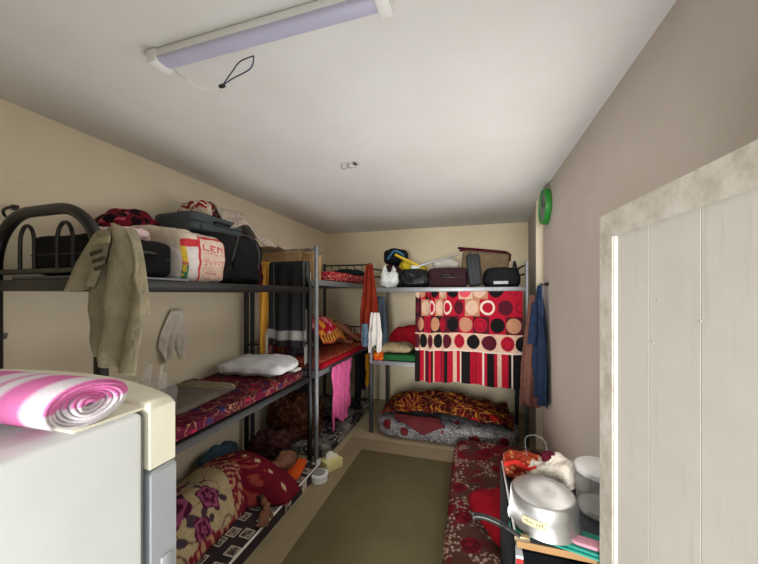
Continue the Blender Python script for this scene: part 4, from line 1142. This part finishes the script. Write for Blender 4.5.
# ------------------------------------------------------------------ floor under bed 3
def sag(w): w.z *= 1.0; return w
fm3 = MB(); fm3.soft((-.32, 4.08, .125), (1.70, .96, .245), 5, 34, .02, 5, 6, flat=True)
fm3.v = [V((p.x, p.y, max(.002, p.z))) for p in fm3.v]
tag(fm3.build('floor_mattress', M_SILVERFL, sharp=0), 'silver grey satin floral mattress on the floor under the back bunk', 'mattress')
def ve_fn(u, v):
    x = -1.07 + 1.53 * u; y = 3.66 + .76 * v
    e = 1 - abs(2 * u - 1) ** 4
    z = .262 + (.15 + .06 * math.sin(PI * u * 1.1)) * math.sin(PI * min(1, .12 + v * .95)) ** .8 * e
    z += .055 * noise.noise(V((x * 4.5, y * 6, 4))) + .026 * noise.noise(V((x * 12, y * 14, 1)))
    return (x, y + .04 * math.sin(7 * u), max(.256, z))
vb = tag(MB().sheet(ve_fn, 90, 50).build('velvet_blanket', M_REDVEL, sharp=0, thick=.02, off=1), 'maroon and gold velvet blanket heaped on the silver floral mattress', 'blanket')
def vf_fn(u, v):
    x = -.90 + .55 * u + .07 * v; w = v
    y = 3.70 - .085 * min(1, v / .35) - .045 * max(0, v - .35) - .006 * math.sin(8 * u)
    dz = v * (1 - abs(2 * u - 1.1) * .85)
    z = .285 - .03 * min(1, v / .35) - .16 * max(0, dz - .15) + .006 * math.sin(9 * u)
    return (x, y - .012, max(.06, z))
MB().sheet(vf_fn, 30, 20).build('fallen_corner', M_VELPLAIN, vb, sharp=0, thick=.012)

# ------------------------------------------------------------------ right side: mattress, pillow, shelf with kitchen things
m = MB(); m.soft((.265, 2.56, .112), (.86, 1.74, .22), 8, 40, .014, 7, 9, flat=True)
m.v = [V((min(p.x, XR - .01), p.y, max(.002, p.z))) for p in m.v]
tag(m.build('floor_mattress', M_MATRED, sharp=0), 'burgundy floral mattress lying along the right side of the aisle', 'mattress')
pillow('pillow', M_REDPIL, 'bright red velvet pillow on the burgundy floral mattress', 'pillow', (.235, 2.19, .300), (.40, .46, .17), .5, 0, .05, 7, .6, .012)

SX0, SX1, SY0, SY1, SZ = .152, .68, 1.20, 1.70, .87
sh = thing('shelf_unit', (.34, 1.35, 0), 'black shelf unit with tan wood edge and pale side strip by the door', 'shelf')
MB().box2((SX0, SY0 + .006, SZ - .022), (SX1, SY1, SZ), .002).build('shelf_top', M_LAMGRY, sh)
MB().box2((SX0 + .004, SY0, SZ - .024), (SX1, SY0 + .006, SZ), .001).build('front_edge', M_WOODED, sh)
MB().box2((SX0 - .009, SY0 + .0, 0), (SX0, SY1, SZ + .02), .001).build('side_panel', M_LAMBLK, sh)
MB().box2((SX1, SY0, 0), (SX1 + .01, SY1, SZ - .03), .001).build('side_panel', M_LAMBLK, sh)
MB().box2((SX0 - .004, SY0, SZ + .0205), (SX0 + .003, SY1, SZ + .026), .001).build('side_strip', M_WHITEPL, sh)
MB().box2((SX0 + .001, SY1 - .012, .05), (SX1 - .001, SY1, SZ - .024)).build('back_panel', M_LAMBLK, sh)
MB().box2((SX0 + .001, SY0 + .02, .45), (SX1 - .001, SY1 - .014, .468)).build('inner_shelf', M_LAMGRY, sh)
bx = thing('carton', (.17, 1.30, .469), 'narrow carton with red and white printing standing inside the black shelf', 'box')
MB().box2((.156, 1.222, .470), (.182, 1.37, .80), .002).build('box_body', M_WHITEPL, bx)
MB().box2((.157, 1.219, .71), (.181, 1.222, .79)).build('red_print', M_REDLBL, bx)
MB().box2((.157, 1.219, .50), (.181, 1.222, .62)).build('red_print', M_REDLBL, bx)

# pot upside down on a folded teal mat
tl = thing('teal_mat', (.335, 1.27, SZ + .001), 'folded teal plastic mat under the front of the upturned pot', 'mat')
TT = Matrix.Translation((.345, 1.255, SZ + .001)) @ Matrix.Rotation(-.24, 4, 'Z')
for i_, (sx_, sy_) in enumerate(((.41, .12), (.395, .105))):
    m = MB(); m.soft((.006 * i_, .004 * i_, .003 + .0065 * i_), (sx_, sy_, .0058), 9, 14, 0, 5, 0); m.v = [TT @ p for p in m.v]; m.build('folded_layer', M_TEAL, tl, sharp=0)
pc = at(543, 500, Z=SZ + .018 + .07)
pt = thing('cooking_pot', (pc.x, pc.y, SZ + .015), 'dented aluminium cooking pot standing upside down with a cream sticker', 'pot')
PR, PHt = .121, .112
PT = Matrix.Translation((pc.x, pc.y, SZ + .0145)) @ Matrix.Rotation(.0, 4, 'X')
m = MB(); m.lathe([(.0, PHt - .003), (PR * .35, PHt - .001), (PR * .84, PHt), (PR * .90, PHt - .003), (PR * .945, PHt - .012), (PR * .975, PHt * .5), (PR, .012), (PR + .004, .006), (PR + .005, .0), (PR - .002, .0), (PR - .008, .01), (PR * .95, PHt * .5), (PR * .86, PHt - .012), (.0, PHt - .010)], (0, 0, 0), 64, PT); m.build('pot_body', M_ALU, pt)
a0 = math.radians(-136)
def onpot(u, v, e=.0012): r_ = PR * (1.0 - .025 * v) + e; return PT @ V((r_ * math.cos(a0 + .72 * u), r_ * math.sin(a0 + .72 * u), .034 + .026 * v + .004 * u))
m = MB(); m.sheet(lambda u, v: onpot(u, v), 14, 2); st_ = m.build('sticker', M_LABEL, pt, thick=.0008)
m = MB()
for i in range(8):
    if i == 4: continue
    u0 = .12 + .095 * i
    m.sheet(lambda u, v, u0=u0, i=i: onpot(u0 + .06 * u, .36 + (.26 + .12 * (i % 3 == 1)) * v, .002), 2, 1)
m.build('faded_print', m_plain('faded_ink', '#8f8a66', .7), st_, thick=.0005)
jc = at(600, 490, Z=SZ + .09)
jr = thing('plastic_jar', (jc.x, jc.y, SZ), 'clear plastic food jar with white lid beside the upturned pot', 'jar')
MB().lathe([(.070, .002), (.082, .006), (.084, .15), (.078, .160), (.076, .160), (.082, .15), (.080, .008), (.0, .006)], (jc.x, jc.y, SZ), 40).build('jar_body', m_clear('jar_plastic', '#cfd3d0', .35, .12, .3), jr)
MB().lathe([(.0, .161), (.086, .161), (.088, .165), (.088, .180), (.080, .186), (.0, .184)], (jc.x, jc.y, SZ), 40).build('lid', M_WHITEPL, jr)
MB().lathe([(.0, .007), (.074, .008), (.076, .028), (.0, .030)], (jc.x, jc.y, SZ), 24).build('contents', M_WCLOTH, jr)
pk = MB(); pk.soft((.405, 1.225, SZ + .022), (.13, .045, .012), 6, 8, 0, 1, 0, Matrix.Rotation(-.2, 4, 'Z'))
tag(pk.build('pink_plate', M_PINKPL), 'pale pink plastic plate on the front of the teal tray', 'plate')
fb = thing('food_bag', (.235, 1.62, SZ), 'orange red printed bread bag behind the upturned pot', 'bag')
m = MB(); m.soft((.245, 1.63, SZ + .05), (.22, .15, .095), 3, 18, .022, 12, 4); m.v = [V((max(SX0 + .004, p.x), p.y, max(SZ + .001, p.z))) for p in m.v]; m.build('bag_body', M_FOODRED, fb, sharp=0)
MB().tube(smooth_path([(.155, 1.58, SZ + .075), (.20, 1.55, SZ + .105), (.25, 1.55, SZ + .08), (.285, 1.545, SZ + .095)]), .010, 8).build('red_fold', m_cloth('red_fold', '#c8302a', .1), fb)
wb = thing('white_bag', (.38, 1.60, SZ), 'knotted white plastic bag of food next to the bread bag', 'plastic bag')
m = MB(); m.soft((.375, 1.585, SZ + .06), (.24, .16, .115), 2.6, 22, .040, 9, 8); m.v = [V((p.x, p.y, max(SZ + .001, p.z))) for p in m.v]; m.build('bag_body', m_plain('cream_bag_film', '#d8cfc2', .35, 0, .14, 14, .6, 30, 0, 14), wb, sharp=0)
m = MB(); m.soft((.345, 1.60, SZ + .125), (.06, .05, .045), 2.5, 8, .014, 20, 2); m.build('knot', M_MAROON, wb, sharp=0)
MB().tube(smooth_path([(.26, 1.62, SZ + .09), (.255, 1.66, SZ + .17), (.30, 1.68, SZ + .185), (.34, 1.66, SZ + .17), (.345, 1.62, SZ + .13)]), .0022, 6).build('bag_handle', M_CLEAR, wb)
# pan handle
fp = thing('frying_pan', (.20, 1.20, SZ), 'black handled pan on the shelf, its handle reaching over the mattress', 'pan')
p0, p1 = V((.165, 1.19, SZ + .025)), at(473, 516, Y=1.20)
MB().tube(smooth_path([p0, p0 * .6 + p1 * .4 + V((0, 0, .014)), p0 * .25 + p1 * .75 + V((0, 0, .014)), p1]), [.008] * 6 + [.011] * 9 + [.012] * 3 + [.007], 10).build('handle', M_BLACKPL, fp)
MB().box(p0 + V((.008, .004, -.006)), (.05, .022, .02), .004).build('bracket', m_plain('brass_bracket', '#9a8a6a', .4, .6), fp)

# ------------------------------------------------------------------ garments and clock on the right wall
gh = thing('coat_hook', (.69, 3.34, 1.85), 'small dark coat hook near the end of the right wall', 'hook')
MB().box((.699, 3.33, 1.845), (.010, .14, .03), .003).build('hook_plate', M_BLACKPL, gh)
for y in (3.29, 3.37): MB().tube(smooth_path([(.70, y, 1.845), (.66, y, 1.84), (.645, y, 1.855)]), .006, 8).build('prong', M_BLACKPL, gh)
hang('blue_shirt', M_NAVY, 'navy blue shirt hanging from the hook on the right wall', 'shirt', (.645, 3.34, 1.835), (.22, -.95, 0), .05, .30, 1.14, (-.9, -.3, 0), 2, .035, 3, thick=.006, ragged=.02, skew=.04)
hang('blue_sleeve', M_NAVY, '', '', (.60, 3.40, 1.66), (.3, -.9, 0), .07, .15, .42, (-.9, -.3, 0), 1.2, .02, 5, parent=bpy.data.objects['blue_shirt'], thick=.006, skew=-.06)
hang('brown_shirt', M_BROWN, 'brown garment hanging behind the navy shirt by the back bunk', 'shirt', (.625, 3.545, 1.74), (.9, -.25, 0), .07, .20, 1.16, (-.3, -.9, 0), 2, .02, 8, thick=.006, skew=-.03)
ck = thing('wall_clock', (.68, 3.30, 2.42), 'round green rimmed wall clock seen edge on near the ceiling', 'clock')
CT = Matrix.Translation((XR - .001, 3.30, 2.585)) @ Matrix.Rotation(-PI / 2, 4, 'Y')
m = MB(); m.lathe([(.150, .0), (.165, .004), (.170, .03), (.164, .050), (.154, .054), (.150, .046), (.150, .0)], (0, 0, 0), 56, CT); m.build('rim', M_GREENPL, ck)
m = MB(); m.lathe([(.0, .03), (.150, .03), (.151, .04), (.0, .042)], (0, 0, 0), 56, CT); fc_ = m.build('face', M_CLOCKF, ck)
m = MB(); m.box((.04, 0, .046), (.09, .008, .003), 0, CT); m.build('hand', M_BLACKPL, fc_)
m = MB(); m.box((0, -.05, .0465), (.008, .11, .003), 0, CT); m.build('hand', M_BLACKPL, fc_)

# ------------------------------------------------------------------ fridge
FX0, FX1, FYB, FY, FZ = -1.27, -.53, -.28, .388, 1.55
fr = thing('refrigerator', (-.90, .1, 0), 'white refrigerator with grey door and cream top panel in the near left corner', 'refrigerator')
MB().box2((FX0, FYB, .04), (FX1, FY, FZ), .008, 3).build('cabinet', M_FRIDGE, fr)
MB().box2((FX0 + .02, FY, .08), (FX1 - .012, FY + .010, FZ - .01), .002).build('gasket', M_GASKET, fr)
def door_solid(z0, z1, y0, depth, bul, rad=.012, x0=FX0 - .0, x1=FX1 + .0):
    n_ = 40; prof = []
    for i in range(n_ + 1):
        t = i / n_; x = x1 + (x0 - x1) * t
        y = y0 + depth + bul * (math.sin(PI * min(1, t * 1.0)) ** .75)
        prof.append((x, y))
    ring = [(x1, y0), *prof, (x0, y0)]
    zs = [(z0, 0), (z1 - rad, 0), (z1 - rad * .4, .004), (z1, rad)]
    m = MB(); vs = []; n2_ = len(ring); cxm = (x0 + x1) / 2
    for z, ins in zs:
        for (x, y) in ring:
            vs.append((x - ins * (1 if x > cxm else -1) * min(1, abs(x - cxm) / .3), y - ins * (1 if y > y0 + .005 else -1) * .8, z))
    fs = [tuple(range(n2_)), tuple(reversed(range((len(zs) - 1) * n2_, len(zs) * n2_)))]
    for k_ in range(len(zs) - 1):
        for i in range(n2_): fs.append((k_ * n2_ + i, k_ * n2_ + (i + 1) % n2_, (k_ + 1) * n2_ + (i + 1) % n2_, (k_ + 1) * n2_ + i))
    return m.add(vs, fs)
door_solid(1.446, 1.560, .400, .047, .075).build('top_panel', M_FRIDGEC, fr)
door_solid(.10, 1.440, .402, .047, .075, .006).build('fridge_door', M_FRIDGEG, fr)
MB().box2((FX1 - .001, .418, 1.05), (FX1 + .004, .438, 1.28), .003).build('door_grip', M_GREYPL, fr)
MB().box2((FX0 + .04, FYB + .04, 0), (FX1 - .04, FY - .04, .045)).build('plinth', M_BLACKPL, fr)
MB().box2((FX0 + .015, .30, FZ - .002), (FX1 - .015, .44, FZ + .004), .002).build('top_trim', M_FRIDGEC, fr)

# rolled towel on the fridge
PKW, PKP = lin('#dcd5da'), lin('#d875ad')
def roll_fn(u, v):
    th = v * 2 * PI * 7.6; rr = .12 + .88 * v
    x = -.538 - .52 * u + .006 * math.sin(v * 40) * (1 if u < .05 else 0)
    wob = 1 + .05 * math.sin(3 * th + 1) * (1 - v * .7)
    y = .318 + .056 * rr * math.cos(th) * wob - .03 * u; z = FZ + .0385 + .034 * rr * math.sin(th) * wob
    return (x, y, max(FZ + .0045, z))
def roll_paint(u, v):
    s = u * .50; f = ((s + .006) % .118) / .118
    if u < .012: return PKP if (v * 7.6) % 1 < .5 else PKW
    if f < .08: return lin('#d996bd')
    if .40 < f < .78: return PKP
    if .34 < f < .84: return lin('#dcaecb')
    return PKW
rt = MB().sheet(roll_fn, 80, 260, roll_paint).build('rolled_towel', m_attr('striped_towelling', .95, .4, 220, .05, .3), sharp=0, thick=.004)
tag(rt, 'rolled pink and white striped towel on top of the refrigerator', 'towel')

GROUPS = {'bunk_bed': 'bunk beds around the room', 'floor_mattress': 'mattresses laid on the floor', 'mattress': 'mattresses on the bunk decks', 'person': 'sleeping people',
          'rolled_blanket': 'blanket heaps under the bunks', 'suitcase': 'suitcases stored on the top decks'}
for o in list(COL.objects):
    g = GROUPS.get(o.name.split('.')[0])
    if g and o.parent is None: o['group'] = g
# ------------------------------------------------------------------ light, world, camera
w = bpy.data.worlds.new('World'); SC.world = w; w.use_nodes = True
w.node_tree.nodes['Background'].inputs[0].default_value = (.80, .88, 1.0, 1); w.node_tree.nodes['Background'].inputs[1].default_value = 1.0
def area(name, loc, rot, sx, sy, e, col):
    l = bpy.data.lights.new(name, 'AREA'); l.shape = 'RECTANGLE'; l.size = sx; l.size_y = sy; l.energy = e; l.color = col
    o = bpy.data.objects.new(name, l); COL.objects.link(o); o.location = loc; o.rotation_euler = rot; return o
d_ = area('doorway_daylight', (-.02, -3.2, 1.75), (math.radians(90), 0, 0), .9, 1.6, 62, (1.0, .98, .95)); d_.data.spread = math.radians(75)
area('threshold_daylight', (.10, -.30, 1.2), (math.radians(90), 0, math.radians(8)), .8, 1.9, 4.4, (.96, .99, 1.0))
area('upward_fill', (-.62, 1.9, .35), (math.radians(180), 0, 0), 1.0, 3.0, 30, (1.0, .99, .97))  # unseen fill lamp added in the aisle, brightens the ceiling
area('left_wall_fill', (.66, 2.3, 1.95), (math.radians(90), 0, math.radians(90)), 2.2, .8, 13, (1.0, .97, .92))  # fill lamp added beside the right wall to lighten the left wall
area('overhead_fill', (-.62, 2.4, 2.72), (0, 0, 0), 1.8, 3.2, 8, (1.0, .96, .9))  # weak downward fill, added to lift the bed tops and floor
cam = bpy.data.cameras.new('Camera'); co = bpy.data.objects.new('Camera', cam); COL.objects.link(co)
co.location = (0, 0, EYE); co.rotation_euler = (math.radians(90), 0, YAW)
cam.sensor_fit = 'HORIZONTAL'; cam.sensor_width = 36.0; cam.lens = 36.0 * F_PX / 758.0
cam.shift_y = (294 - 282) / 758.0; cam.clip_start = .02
SC.camera = co
SC.view_settings.view_transform = 'Standard'; SC.view_settings.look = 'None'
SC.view_settings.exposure = 0.0
